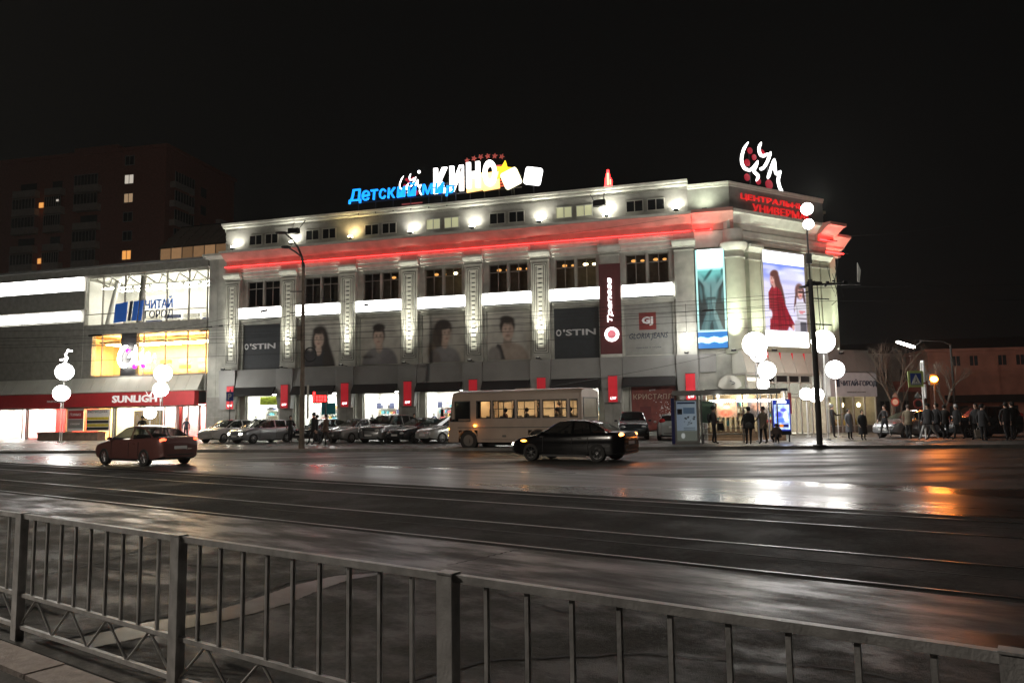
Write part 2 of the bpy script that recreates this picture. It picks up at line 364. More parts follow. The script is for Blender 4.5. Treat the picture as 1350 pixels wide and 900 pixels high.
# far pavement with its kerb
FK = Fr(-23.98, 40.19, -9.95)
b = MB(); c, s = FK.c, FK.s
def kp(x, o): return FK.at(x, o)[:2]
poly = [kp(-120, 0), kp(140, 0), kp(140, -150), kp(-120, -150)]
b.add([(x, y, -.3) for x, y in poly] + [(x, y, .12) for x, y in poly], [(0, 3, 2, 1), (4, 5, 6, 7)] + [(i, (i + 1) % 4, 4 + (i + 1) % 4, 4 + i) for i in range(4)])
walk = struct(b.build('far_pavement', 'walk'))
kb = MB(); kb.box(-140, 150, -.18, .012, -.2, .135)
struct(kb.build('kerb', 'kerb', None, FK.at(0), FK.a))
# our side of the railing: granite kerb stones and paving
for i in range(9):
    x = -8.5 + i * 1.0
    k = MB().box(x, x + .985, 2.32, 2.57, -.2, .03 + random.uniform(0, .008)).build('kerb_stone', 'granite', near if i else near)
struct(MB().box(-60, 30, -12, 2.3, -.2, .012).build('paving_underfoot', mat('dark_paving', (.05, .048, .045), .8, var=.3, bump=.4), None, rz=rt))
# ---------------------------------------------------------------- railing
rail = thing('pedestrian_railing', 'long grey painted steel railing along the near edge of the tram road', 'railing', (0, 0, 0), rt)
S0 = -5.942
RD = 2.68; TOP = .95
def sx(s): return S0 + s
posts = [-4.83, -2.70, -.57, 1.56, 3.69, 5.82, 7.95]
for p in posts:
    g = MB().box(sx(p) - .043, sx(p) + .043, RD - .03, RD + .03, -.02, .948); g.build('post', 'fence', rail)
    MB().box(sx(p) - .046, sx(p) + .046, RD - .033, RD + .033, .948, .956).build('post_cap', 'fence', rail)
for p, q in zip(posts, posts[1:]):
    a = sx(p) + .043; e = sx(q) - .043
    bx('top_rail', 'fence', rail, a, e, RD - .018, RD + .018, .916, .95)
    bx('middle_rail', 'fence', rail, a, e, RD - .014, RD + .014, .335, .362)
    bx('bottom_rail', 'fence', rail, a, e, RD - .014, RD + .014, .10, .128)
    n = 9; st = (e - a) / (n + .62)
    for i in range(n):
        x = a + st * (i + .81) + random.uniform(-.004, .004)
        bx('bar', 'fence', rail, x - .009, x + .009, RD - .009, RD + .009, .362, .916)
    zn = 8
    for i in range(zn):
        x0 = a + (e - a) * i / zn; x1 = a + (e - a) * (i + 1) / zn
        za, zb = (.128, .335) if i % 2 == 0 else (.335, .128)
        MB().tube([(x0 + .01, RD, za), (x1 - .01, RD, zb)], .0085, 6).build('brace', 'fence', rail)

# ---------------------------------------------------------------- the department store
store = thing('department_store', 'long pale department store with lit pilasters and a red band under its cornice', 'building', FA.at(0), FA.a)
PS = [-38.9, -33.7, -28.5, -23.35, -18.25, -13.2, -8.19, -3.1]; PW = .66
BAYS = list(zip(PS, PS[1:]))
wall = MB()
for i, (p, q) in enumerate(BAYS):
    a = p + PW; e = q - PW; m_ = (a + e) / 2
    wall.box(a, a + .42, .4, .8, .12, 3.55); wall.box(e - .42, e, .4, .8, .12, 3.55); wall.box(a + .42, e - .42, .4, .8, .12, .42)
    wall.box(a, e, .4, .8, 3.55, 10.62)                     # behind canopy, poster and light box
    ww = 1.42; g = .14
    wall.box(a, m_ - g / 2 - ww, .4, .8, 10.62, 12.72); wall.box(m_ - g / 2, m_ + g / 2, .4, .8, 10.62, 12.72); wall.box(m_ + g / 2 + ww, e, .4, .8, 10.62, 12.72)
    wall.box(a, e, .4, .8, 12.72, 15)
for i, p in enumerate(PS): wall.box(p - PW, p + PW, .02, .8, .12, 15)
wall.box(-41.25, -39.56, .1, 1.2, .12, 15); wall.box(-2.44, 0, .25, .8, .12, 15)
wall.build('wall', 'wall', store)
for p in PS[:-1]:
    pass
# room boxes behind the upper windows
rm = MB().box(-39, -2.5, 3.2, 3.3, 10.4, 13.2); rm.box(-39, -2.5, .8, 3.2, 10.3, 10.4); rm.box(-39, -2.5, .8, 3.2, 13.1, 13.2)
for p in PS: rm.box(p - .2, p + .2, .82, 3.2, 10.4, 13.1)
rm.build('upper_room', 'room', store)
def window(par, cx, w, z0, z1, y, fm='framel', gm='dglass', transom=None, mull=True, name='window', d=.08):
    f = MB(); t = .055
    f.box(cx - w / 2, cx - w / 2 + t, y - d / 2, y + d / 2, z0, z1).box(cx + w / 2 - t, cx + w / 2, y - d / 2, y + d / 2, z0, z1)
    f.box(cx - w / 2 + t, cx + w / 2 - t, y - d / 2, y + d / 2, z0, z0 + t).box(cx - w / 2 + t, cx + w / 2 - t, y - d / 2, y + d / 2, z1 - t, z1)
    if transom: f.box(cx - w / 2 + t, cx + w / 2 - t, y - d / 2 + .005, y + d / 2 - .005, transom, transom + t)
    if mull: f.box(cx - t / 2, cx + t / 2, y - d / 2 + .01, y + d / 2 - .01, z0 + t, z1 - t)
    o = f.build(name, fm, par)
    xs = [(cx - w / 2 + t, cx - t / 2), (cx + t / 2, cx + w / 2 - t)] if mull else [(cx - w / 2 + t, cx + w / 2 - t)]
    zs = [(z0 + t, transom), (transom + t, z1 - t)] if transom else [(z0 + t, z1 - t)]
    for x0, x1 in xs:
        for a, e in zs: MB().box(x0, x1, y + .01, y + .018, a, e).build('pane', gm, o)
    return o
WARM = {2: [1], 3: [0, 1], 4: [0, 1], 5: [0, 1], 6: [0, 1]}
for i, (p, q) in enumerate(BAYS):
    m_ = (p + q) / 2
    for k, sg in enumerate((-1, 1)):
        cx = m_ + sg * .78
        window(store, cx, 1.40, 10.64, 12.70, .55, 'frame', 'glass' if i > 0 else 'tint', transom=12.08)
        if k in WARM.get(i, []):
            MB().ball((cx - .28, 1.7, 12.5), .13, 10, 6, sc=(1.5, 1, .8)).ball((cx + .32, 1.9, 12.52), .12, 10, 6, sc=(1.3, 1, .7)).build('room_lamp', 'orange_in' if (i, k) not in ((5, 1), (3, 1)) else 'tubew', store)
    if i == 0: MB().box(m_ - 1.2, m_ + 1.3, 2, 2.1, 12.5, 12.58).build('room_lamp', 'litd', store)
    # attic windows
for i, (p, q) in enumerate(BAYS):
    m_ = (p + q) / 2 + .04
    for sg in (-.76, .72): window(store, m_ + sg, 1.22, 15.66, 16.52, .26, 'framel', {3: 'lit', 5: 'lit'}.get(i, 'dglass'), d=.1)
# attic wall, cornices, architrave
at = MB(); xs = []
for i, (p, q) in enumerate(BAYS):
    m_ = (p + q) / 2 + .04
    for sg in (-.76, .72): xs.append((m_ + sg - .61, m_ + sg + .61))
cur = -39.9
for a, e in xs: at.box(cur, a, .3, .6, 15.1, 17.2); at.box(a, e, .3, .6, 15.1, 15.66).box(a, e, .3, .6, 16.52, 17.2); cur = e
at.box(cur, -2.74, .3, .6, 15.1, 17.2); at.box(-39.9, -39.6, .6, 14, 15.1, 17.2)
at.box(-39.6, -2.74, .62, .7, 15.1, 17.2)
at.build('attic_wall', 'attic', store)
MB().prof([(.3, 17.0), (.3, 17.2), (-.05, 17.25), (-.05, 17.36), (-.22, 17.4), (-.25, 17.55), (.8, 17.6), (.8, 17.0)][::-1], -39.98, -2.7).build('attic_cornice', 'trim', store)
MB().box(-39.9, -2.7, .8, 14, 17.3, 17.45).build('roof', 'roofm', store)
CORN = [(.0, 13.86), (.0, 14.4), (-.22, 14.44), (-.70, 14.86), (-.95, 14.9), (-.95, 15.06), (.4, 15.12), (.4, 13.86)]
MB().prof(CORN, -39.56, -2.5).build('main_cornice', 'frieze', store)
MB().prof([(-.72, 14.89), (-.97, 14.93), (-.99, 15.09), (.4, 15.15), (.4, 15.12), (-.94, 15.06)], -39.6, -2.48).build('cornice_lip', 'trim', store)
MB().prof([(.1, 14.7), (-.35, 14.9), (-.45, 14.92), (-.45, 15.1), (.9, 15.15), (.9, 14.7)], -41.6, -39.6).build('side_cornice', 'trim', store)
MB().tube([(-39.5, -.26, 13.9), (-2.6, -.26, 13.9)], .026, 6).build('red_neon_tube', 'neon', store)
for i, (p, q) in enumerate(BAYS):
    a = p + PW; e = q - PW
    MB().prof([(.4, 12.9), (.2, 12.93), (.2, 13.12), (.12, 13.15), (.12, 13.4), (.02, 13.46), (.02, 13.62), (-.03, 13.66), (-.03, 13.84), (.4, 13.84)], a, e).build('architrave', 'trim', store)
def pilaster(p, panel=True, capital=True):
    o = MB().box(p - PW, p + PW, -.07, .018, 5.3, 12.75, ).box(p - PW - .02, p + PW + .02, -.10, .016, 13.42, 13.85).build('pilaster', 'wall', store)
    MB().prof([(.01, 12.85), (-.09, 12.88), (-.09, 12.97), (-.16, 13.0), (-.30, 13.18), (-.33, 13.22), (-.33, 13.38), (.01, 13.42)], p - PW - .12, p + PW + .12).build('capital', 'trim', o)
    MB().box(p - PW - .03, p + PW + .03, -.11, .012, 12.62, 12.7).build('collar', 'trim', o)
    if panel:
        f = MB()
        for k, (hw, z0, z1) in enumerate(((.50, 6.05, 12.45), (.37, 6.2, 12.3))):
            t = .05; y0 = -.13
            f.box(p - hw, p - hw + t, y0, -.072, z0, z1).box(p + hw - t, p + hw, y0, -.072, z0, z1).box(p - hw + t, p + hw - t, y0, -.072, z0, z0 + t).box(p - hw + t, p + hw - t, y0, -.072, z1 - t, z1)
        f.build('relief_frame', 'trim', o)
        g = MB()
        for hw, z0, z1 in ((.545, 6.0, 12.5), (.435, 6.13, 12.37), (.305, 6.27, 12.24)):
            t = .04
            g.box(p - hw, p - hw + t, -.074, -.071, z0, z1).box(p + hw - t, p + hw, -.074, -.071, z0, z1).box(p - hw + t, p + hw - t, -.074, -.071, z0, z0 + t).box(p - hw + t, p + hw - t, -.074, -.071, z1 - t, z1)
        g.box(p - .12, p + .12, -.073, -.0715, 6.5, 12.1); g.build('painted_shade_line', 'joint', o)  # flat dark strips painted in as shade around frames and slats
        z = 6.38; k = 0
        while z < 12.1:
            w = .22 if k < 4 or z > 10.6 else .17
            w = .22 - .10 * math.sin(max(0, min(1, (z - 7.2) / 3.6)) * math.pi)
            MB().box(p - w, p + w, -.125, -.071, z, z + .235).build('relief_slat', 'trim', o); z += .335; k += 1
for i, p in enumerate(PS): pilaster(p, panel=i < 6)
# bay furniture: recessed panel frame under each light box
for i, (p, q) in enumerate(BAYS):
    a = p + PW; e = q - PW
    f = MB(); f.prof([(.4, 9.22), (.22, 9.25), (.22, 9.42), (.15, 9.46), (.15, 9.56), (.4, 9.56)], a + .02, e - .02)
    f.box(a + .02, a + .22, .2, .41, 5.5, 9.22).box(e - .22, e - .02, .2, .41, 5.5, 9.22)
    f.build('panel_surround', 'wall', store)
# street-level cladding and awnings
for i, (p, q) in enumerate(BAYS):
    a = p + PW + .1; e = q - PW - .1
    MB().prof([(-.28, 5.52), (-.5, 4.12), (-.46, 4.12), (.39, 4.12), (.39, 5.52)], a, e).build('cladding_panel', 'clad', store)
    MB().prof([(-.52, 4.1), (-.98, 3.5), (-.98, 3.42), (-.9, 3.42), (-.45, 4.02), (-.45, 4.1)], a + .02, e - .02).build('awning', 'awning', store)
for i, p in enumerate(PS):
    o = MB().slab([(p - PW - .07, 5.5), (p - PW - .07, 4.1), (p - PW + .10, 2.4), (p + PW - .10, 2.4), (p + PW + .07, 4.1), (p + PW + .07, 5.5)][::-1], -.53, -.02).build('pier_cladding', 'clad', store)
    MB().box(p - .58, p - .01, -.16, .018, .12, 2.4).build('stone_slab', 'stone', store); MB().box(p + .01, p + .58, -.16, .018, .12, 2.4).build('stone_slab', 'stone', store)
MB().box(-39.66, -39.5, -.30, -.1, 5.5, 5.6).build('cladding_flashing', 'dark', store)
# corner end of the long front
MB().prof([(-.02, 5.55), (-.35, 5.5), (-.5, 4.3), (-.02, 4.3)], -2.33, -1.25).build('cladding_panel', 'clad', store)
MB().box(-2.4, .3, .05, .26, 12.75, 13.86).build('corner_frieze', 'trim', store)
# tiles of the plain end wall
for k in range(9):
    for j in range(2):
        x0 = -41.23 + j * .83
        MB().box(x0 + .01, x0 + .82, .075, .098, .2 + k * 1.62, .2 + k * 1.62 + 1.6).build('wall_slab', 'stone' if k < 2 else 'wall', store)

# shops behind the glass at street level
def shop(par, cx, w, z1, kind, y=.62, depth=3.2, seed=0, z0=.42):
    x0 = cx - w / 2; x1 = cx + w / 2; r = random.Random(seed)
    rm = 'roomw'; cm = 'ceil'
    if kind == 'red': rm = 'roomr'
    if kind == 'warm': rm = 'roomo'; cm = 'ceilw'
    MB().box(x0 - .3, x1 + .3, y + depth, y + depth + .1, .12, z1 + .1).box(x0 - .4, x0 - .3, y + .2, y + depth, .12, z1 + .1).box(x1 + .3, x1 + .4, y + .2, y + depth, .12, z1 + .1)\
        .box(x0 - .3, x1 + .3, y + .19, y + depth, z1 + .1, z1 + .2).box(x0 - .3, x1 + .3, y + .19, y + depth, .05, .13).build('shop_interior', rm, par)
    for k in range(2): bx('ceiling_light', cm, par, x0 + .1, x1 - .1, y + .5 + k * 1.3, y + 1.3 + k * 1.3, z1 + .04, z1 + .08)
    f = MB(); t = .07
    f.box(x0, x0 + t, y - .07, y, z0, z1).box(x1 - t, x1, y - .07, y, z0, z1).box(x0 + t, x1 - t, y - .07, y, z0, z0 + t).box(x0 + t, x1 - t, y - .07, y, z1 - t, z1)
    fo = f.build('shop_window', 'frame', par); bx('pane', 'glass', fo, x0 + t, x1 - t, y - .04, y - .03, z0 + t, z1 - t)
    return fo
def rack(par, cx, cy, w, seed, n=14, h=1.5):
    r = random.Random(seed); cols = ['g1', 'g2', 'g3', 'g4', 'g5', 'g6']
    b = MB(); b.tube([(cx - w / 2, cy, h), (cx + w / 2, cy, h)], .02, 6, 0).tube([(cx - w / 2, cy, .13), (cx - w / 2, cy, h)], .02, 6, 0).tube([(cx + w / 2, cy, .13), (cx + w / 2, cy, h)], .02, 6, 0)
    for k in range(n):
        x = cx - w / 2 + w * (k + .5) / n; l = r.uniform(.5, .95); mi = r.randrange(1, 7)
        b.prof([(cy - .2, h - .06), (cy - .22, h - l), (cy + .22, h - l), (cy + .2, h - .06), (cy, h)], x - w / n * .36, x + w / n * .36, mi)
    return b.build('clothes_rack', ['chrome'] + cols, par)
for k, c in enumerate([(.05, .06, .12), (.5, .1, .1), (.6, .58, .5), (.1, .35, .4), (.03, .03, .03), (.5, .35, .1)]): M['g%d' % (k + 1)] = mat('cloth_%d' % (k + 1), c, .8, var=.1)
for i, (p, q) in enumerate(BAYS[:6]):
    cx = (p + q) / 2; shop(store, cx, 3.0, 3.5, 'white', seed=i)
    rack(store, cx - .8 + .3 * (i % 3), 1.9, 1.2, i, h=1.45); rack(store, cx + .8, 2.5, 1.1, i + 9, h=1.6)
    g = MB(); rr_ = random.Random(i + 40)
    for z in (.55, 1.0, 1.45, 1.9, 2.35):
        g.box(cx - 1.6, cx + 1.6, 3.45, 3.75, z - .03, z, 6); x = cx - 1.55
        while x < cx + 1.5:
            w_ = rr_.uniform(.08, .26)
            if rr_.random() > .3: g.box(x, x + w_ * .9, 3.45, 3.7, z, z + rr_.uniform(.12, .36), rr_.randrange(6))
            x += w_
    g.build('goods_shelf', ['g1', 'g2', 'g3', 'g4', 'g5', 'g6', 'framel'], store)
    for sx2 in (-1.15, 1.2 - .5 * (i % 2)):
        q = MB().tube([(cx + sx2, 1.35, .13), (cx + sx2, 1.35, .9)], .03, 6, 1).tube([(cx + sx2, 1.35, .85), (cx + sx2, 1.35, 1.1), (cx + sx2, 1.35, 1.35), (cx + sx2, 1.35, 1.6), (cx + sx2, 1.35, 1.68)], [.15, .12, .17, .16, .05], 10, 0).ball((cx + sx2, 1.35, 1.82), .1, 10, 8, 1, sc=(.85, 1, 1.2))
        for s3 in (-1, 1): q.tube([(cx + sx2 + s3 * .17, 1.35, 1.57), (cx + sx2 + s3 * .25, 1.33, 1.25), (cx + sx2 + s3 * .2, 1.28, 1.0)], [.055, .045, .035], 6, 0).tube([(cx + sx2 + s3 * .08, 1.35, .9), (cx + sx2 + s3 * .1, 1.35, .5), (cx + sx2 + s3 * .1, 1.33, .16)], [.09, .06, .05], 6, 2)
        q.build('mannequin', ['g%d' % (1 + (i * 2 + (sx2 > 0)) % 6), 'roomw', 'g5'], store)
    if i in (2, 3): 
        g = MB()
        for k in range(4): g.box(cx - 1.2 + .55 * k, cx - .85 + .55 * k, 2.2, 2.3, 2.3, 2.75, k % 2)
        g.build('hanging_display', ['g1', 'g3'], store)
M['lime'] = mat('lime_poster', (.5, .62, .05), .5, var=.3, scale=4); M['teal'] = mat('teal_poster', (.02, .42, .52), .5, var=.1)
bx('window_poster', 'lime', store, BAYS[0][0] + 1.9, BAYS[0][1] - 1.3, 1.2, 1.22, 2.75, 3.4)
bx('window_poster', 'teal', store, BAYS[1][0] + 2.6, BAYS[1][1] - 1.4, .70, .72, 1.9, 2.8)
text('poster_lettering', 'SPORT', 1., .16, .01, 'navy', store, (BAYS[1][0] + 2.6, .70, 2.98))
text('poster_lettering', 'RESERVED', 1.0, .16, .01, 'navy', store, (BAYS[2][0] + 2.2, .70, 2.98))
# ---------------------------------------------------------------- signs and lamps on the long front
bname = ['first bay from the left', 'second bay, behind the street pole', 'third bay from the left', 'fourth bay from the left', 'fifth bay, above the bus front', 'sixth bay, above the bus rear', 'last bay, above the GJ poster']
for i, (p, q) in enumerate(BAYS):
    a = p + PW + .05; e = q - PW - .05; w = e - a
    if i == 6: a = -7.38; e = -3.9; w = e - a
    o = thing('light_box', 'glowing white blank light box in the ' + bname[i], 'light box', FA.at(a, .02, 9.62), FA.a, 'white light boxes across the store front')
    MB().box(.03, w - .03, -.16, .36, .03, .85).build('face', 'box', o); MB().box(0, w, -.12, .35, -.02, .03).box(0, w, -.12, .35, .85, .9).build('casing', 'dark', o)
def portrait(kind):
    A = Art(66, 72, (.60, .58, .52)); A.noise(.14, 5, kind)
    sk = (.70, .52, .42); A.ell(.5, .5, .9, .7, (.56, .54, .48), soft=1.2, al=.5)
    hr = (.035, .025, .02)
    if kind == 0:       # dark long hair, dark top, turned slightly
        A.ell(.50, .52, .23, .40, hr, soft=.25); A.ell(.62, .3, .18, .34, hr, 12, soft=.3)
        A.ell(.42, -.02, .36, .42, (.03, .03, .035), soft=.15); A.ell(.74, .0, .16, .40, hr, 8, soft=.3); A.ell(.22, .15, .12, .26, (.04, .035, .04), 20, soft=.3)
        A.ell(.46, .36, .08, .12, (.55, .41, .33)); A.ell(.47, .60, .125, .185, sk); A.ell(.47, .80, .16, .08, hr, soft=.4)
        fx, fy = .46, .60
    elif kind == 1:
        A.ell(.48, .02, .44, .36, (.28, .27, .27), soft=.12); A.ell(.72, .04, .2, .30, (.22, .21, .22), 15, soft=.3); A.ell(.47, .38, .09, .13, (.55, .41, .33))
        A.ell(.46, .64, .155, .22, hr, soft=.2); A.ell(.45, .58, .13, .19, sk); A.ell(.46, .80, .16, .09, hr, soft=.3); A.poly([(.40, .34), (.48, .22), (.56, .34), (.5, .28)], (.40, .33, .28)); fx, fy = .45, .58
    elif kind == 2:     # woman looking back over her shoulder, light hair ends
        A.ell(.40, .40, .19, .42, (.10, .075, .06), 8, soft=.4); A.ell(.24, .18, .12, .26, (.26, .2, .15), 14, soft=.5); A.ell(.52, .0, .40, .34, (.27, .26, .26), soft=.15); A.ell(.30, .05, .14, .2, (.2, .17, .16), 10, soft=.5)
        A.ell(.54, .40, .08, .12, (.55, .41, .33)); A.ell(.50, .72, .21, .19, (.06, .045, .038), soft=.25); A.ell(.56, .58, .115, .175, sk, -6); A.ell(.50, .78, .18, .10, (.055, .04, .035), soft=.3); A.ell(.42, .58, .06, .2, (.07, .05, .04), soft=.5); fx, fy = .585, .585
    else:
        A.ell(.50, .0, .46, .36, (.42, .34, .28), soft=.12); A.poly([(.12, .2), (.24, .34), (.32, .30), (.42, .0), (.30, .0)], (.05, .045, .045)); A.ell(.15, .05, .16, .24, (.3, .28, .26), soft=.3)
        A.ell(.47, .38, .10, .14, (.38, .30, .24)); A.ell(.47, .70, .18, .20, hr, soft=.2); A.ell(.48, .60, .135, .20, sk); A.ell(.47, .83, .17, .085, hr, -8, soft=.3); A.ell(.48, .49, .07, .03, (.25, .17, .13), soft=.6, al=.5); fx, fy = .48, .60
    for s_ in (-1, 1):
        A.ell(fx + s_ * .048, fy + .025, .020, .011, (.05, .035, .03), soft=.6); A.ell(fx + s_ * .05, fy + .055, .030, .009, (.08, .055, .045), soft=.7)
    A.ell(fx + .004, fy - .035, .014, .03, (.36, .27, .21), soft=.8, al=.7); A.ell(fx, fy - .09, .040, .014, (.36, .15, .13), soft=.6)
    A.ell(fx + .09, fy, .06, .16, (.28, .2, .16), soft=1., al=.35)
    A.noise(.12, 16, kind + 3); A.blur(2)
    return A
def poster(i, label, art=None):
    p, q = BAYS[i]; a = p + PW + .24; e = q - PW - .24
    o = thing('poster', label, 'poster', FA.at(a, -.37, 5.62), FA.a)
    w = e - a; h = 3.55
    MB().box(0, w, .0, .02, 0, h).build('backing', 'framel', o)
    if art: art.build('print', w - .04, h - .04, 'print', o, (.02, -.008, .02))
    return o, w, h
poster(1, 'portrait poster of a woman with long dark hair and dark top', portrait(0))
poster(2, 'portrait poster of a short-haired man in a grey shirt', portrait(1))
poster(3, 'portrait poster of a woman looking over her shoulder with pale hair ends', portrait(2))
poster(4, 'portrait poster of a smiling dark-haired man with a strap on one shoulder', portrait(3))
M['slate'] = mat('slate_banner', (.030, .036, .042), .6, var=.15)
for i, lb in ((0, "dark banner with white O'STIN lettering in the first bay from the left"), (5, "dark banner with white O'STIN lettering above the rear of the bus")):
    p, q = BAYS[i]; a = p + PW + .2; e = q - PW - .2
    o = thing('banner', lb, 'banner', FA.at(a, -.36, 5.55), FA.a)
    bx('cloth', 'slate', o, 0, e - a, 0, .03, 0, 3.6)
    text('lettering', "O", .40, .50, .02, 'dimtext', o, (.08 if i == 0 else .14, -.002, 1.62), bold=.03)
    text('lettering', "'STIN", 2.35, .46, .02, 'dimtext', o, (.60 if i == 0 else .66, -.002, 1.64), bold=.025)
# GJ poster
o, w, h = poster(6, 'pale poster with a red square GJ emblem and black lettering')
bx('print_ground', 'M_gj' if 0 else mat('pale_print', (.26, .26, .24), .6, var=.1), o, .03, w - .03, -.012, -.001, .03, h - .03)
bx('emblem', mat('dull_red_print', (.20, .025, .02), .6, var=.1), o, .98, 2.15, -.018, -.013, 1.75, 2.95)
text('lettering', 'GJ', .78, .62, .01, 'dimtext', o, (1.17, -.019, 2.03), bold=.05)
text('lettering', 'GLORIA JEANS', 2.65, .52, .01, 'navy', o, (.28, -.013, 1.02), bold=.01, shear=.25)
text('lettering', 'одежда и обувь', 1.7, .14, .01, 'navy', o, (.75, -.013, .45))
# red vertical hotel-type banner on the seventh pilaster
o = thing('vertical_sign', 'tall dark red vertical sign with glowing white script and a round emblem', 'sign', FA.at(-8.95, .14, 5.75), FA.a)
bx('panel', 'darkred', o, 0, 1.5, 0, .12, 0, 6.3)
bx('base_strip', 'trim', o, .02, 1.48, 0, .05, -.4, -.01)
t = text('lettering', 'Трапеза', 3.1, .42, .08, 'whitetext', o, (0, 0, 0), bold=.02, shear=.2)
t.rotation_euler = (0, -R(90), 0); t.location = (.96, -.02, 2.2)
MB().tube([(.82, -.10, 1.35), (.82, -.02, 1.35)], .5, 28).build('emblem', 'whitetext', o)
MB().tube([(.82, -.115, 1.35), (.82, -.101, 1.35)], .30, 24).build('emblem_centre', mat('pink_emblem', (.5, .1, .12), .5, emit=(.9, .25, .3), es=.8), o)
# small red banners on the piers
pn = ['behind the blue P sign at the left end', 'left of the tall street pole', 'right of the second shop window', 'between the third and fourth shop windows', 'above the front of the bus', 'above the middle of the bus', 'just right of the bus', 'above the glass bus shelter']
for i, p in enumerate(PS):
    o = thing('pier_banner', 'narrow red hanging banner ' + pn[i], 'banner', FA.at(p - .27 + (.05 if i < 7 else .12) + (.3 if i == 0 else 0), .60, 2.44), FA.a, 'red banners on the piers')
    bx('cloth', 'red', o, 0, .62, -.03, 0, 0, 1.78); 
    if i == 0: bx('label_patch', 'dimtext', o, .05, .57, -.036, -.031, .3, .34)
    text('emblem', 'Ц', .17, .20, .01, 'whitetext', o, (.12, -.032, .16), shear=.3); text('emblem', 'м', .2, .15, .01, 'whitetext', o, (.32, -.032, .20), shear=.3)
    bx('bracket', 'dark', o, -.02, .64, -.02, .06, 1.78, 1.82)
# Kristall poster window
p, q = BAYS[6]; cx = (p + q) / 2
o = thing('shop_poster', 'dark red window poster with cream КРИСТАЛЛ lettering and sparkles', 'poster', FA.at(-6.95, -.3, .5), FA.a)
bx('print_ground', mat('deep_red_print', (.16, .03, .022), .5, var=.35, scale=2), o, 0, 3.0, 0, .05, 0, 3.05)
text('lettering', 'КРИСТАЛЛ', 2.6, .36, .01, mat('cream_print', (.42, .34, .25), .5, var=0), o, (.12, -.002, 2.1))
text('lettering', 'gold', .4, .16, .01, 'dimtext', o, (1.2, -.002, 2.65))
rr = random.Random(4); g = MB()
for k in range(60):
    x = 2.2 + rr.gauss(0, .28); z = 1.45 + rr.gauss(0, .35); s_ = rr.uniform(.015, .05)
    g.slab([(x - s_, z), (x, z - s_), (x + s_, z), (x, z + s_)], -.006, -.001)
g.build('sparkles', 'dimtext', o)
bx('inner_panel', mat('red_print_two', (.11, .012, .012), .5, var=.2), o, .55, 1.3, -.006, -.001, .35, 1.6)
bx('window_frame', 'framel', o, -.1, -.03, -.05, .05, 0, 3.05)
# attic floodlights on the cornice
fl = [(-38.7, 0), (-33.3, 2), (-28.15, 1), (-23.1, 0), (-18.2, 0), (-13.1, 0), (-8.25, 3), (-3.5, 0)]
fln = ['leftmost', 'second from left (beside a dark bracket)', 'amber', 'fourth from the left', 'fifth from the left', 'sixth from the left', 'brightest, under a dark box arm', 'last before the corner block']
for (s_, kd), nm in zip(fl, fln):
    o = thing('floodlight', nm + ' floodlight on the cornice washing the attic wall', 'floodlight', FA.at(s_, .42, 15.16), FA.a, 'floodlights along the cornice')
    MB().box(-.17, .17, -.12, .12, .16, .30).build('housing', 'dark', o); MB().box(-.03, .03, -.03, .03, -.02, .17).build('stand', 'dark', o)
    big = 1.35 if kd == 3 else 1
    MB().ball((0, .05, .34), .17 * big, 14, 8, sc=(1.25, .8, .8)).build('lens', 'lensw' if kd == 1 else 'lens', o)
    c_ = (1, .72, .32) if kd == 1 else (1, .97, .84)
    spot(o, (0, .12, .52), (0, .55, 1), (190 if kd != 3 else 360), c_, 150, .9)
    if kd in (2, 3):
        a = thing('dark_box_light', 'unlit dark box floodlight on an arm ' + ('near the left end of the attic' if kd == 2 else 'hanging above the brightest floodlight'), 'floodlight', FA.at(s_ + (.75 if kd == 2 else -.35), 1.25, 15.9), FA.a)
        MB().box(-.42, .42, -.2, .2, .0, .42).build('housing', 'black', a)
        MB().tube([(-.3, .2, .3), (-.9, 1.45, 1.35)], .03, 6).tube([(.25, .2, .35), (.15, 1.45, 1.45)], .03, 6).build('arm', 'dark', a)
# pilaster uplights
for i, p in enumerate(PS):
    if i == 6: continue
    nm = ['first', 'second', 'third', 'fourth', 'fifth', 'sixth', '', 'last'][i]
    o = thing('uplight', 'small uplight at the foot of the ' + nm + ' pilaster from the left', 'uplight', FA.at(p, 1.05, 5.62), FA.a, 'uplights at the feet of the pilasters')
    MB().box(-.14, .14, -.08, .1, -.1, .02).build('housing', 'dark', o); MB().tube([(0, .05, -.05), (0, 1.0, -.05)], .025, 6).build('arm', 'dark', o)
    bx('lens', 'dimlens', o, -.08, .08, -.05, .07, .022, .03)
    en = [900, 800, 850, 1300, 1100, 1200, 0, 500][i]
    spot(o, (0, 0, .08), (0, .45, 1), en * .20, (1, .97, .80), 58, 1.)
    spot(o, (0, 0, .09), (0, .30, 1), en * 3.4, (1, .96, .80), 30, 1.)
    if i == 7: MB().ball((.05, -.02, .85), .42, 20, 12).build('globe', 'lamp', o); MB().tube([(.05, -.02, 1.25), (.05, -.02, 3.2)], .015, 6).build('rod', 'dark', o); point(o, (.05, -.55, .9), 60, (1, .98, .9), .3)
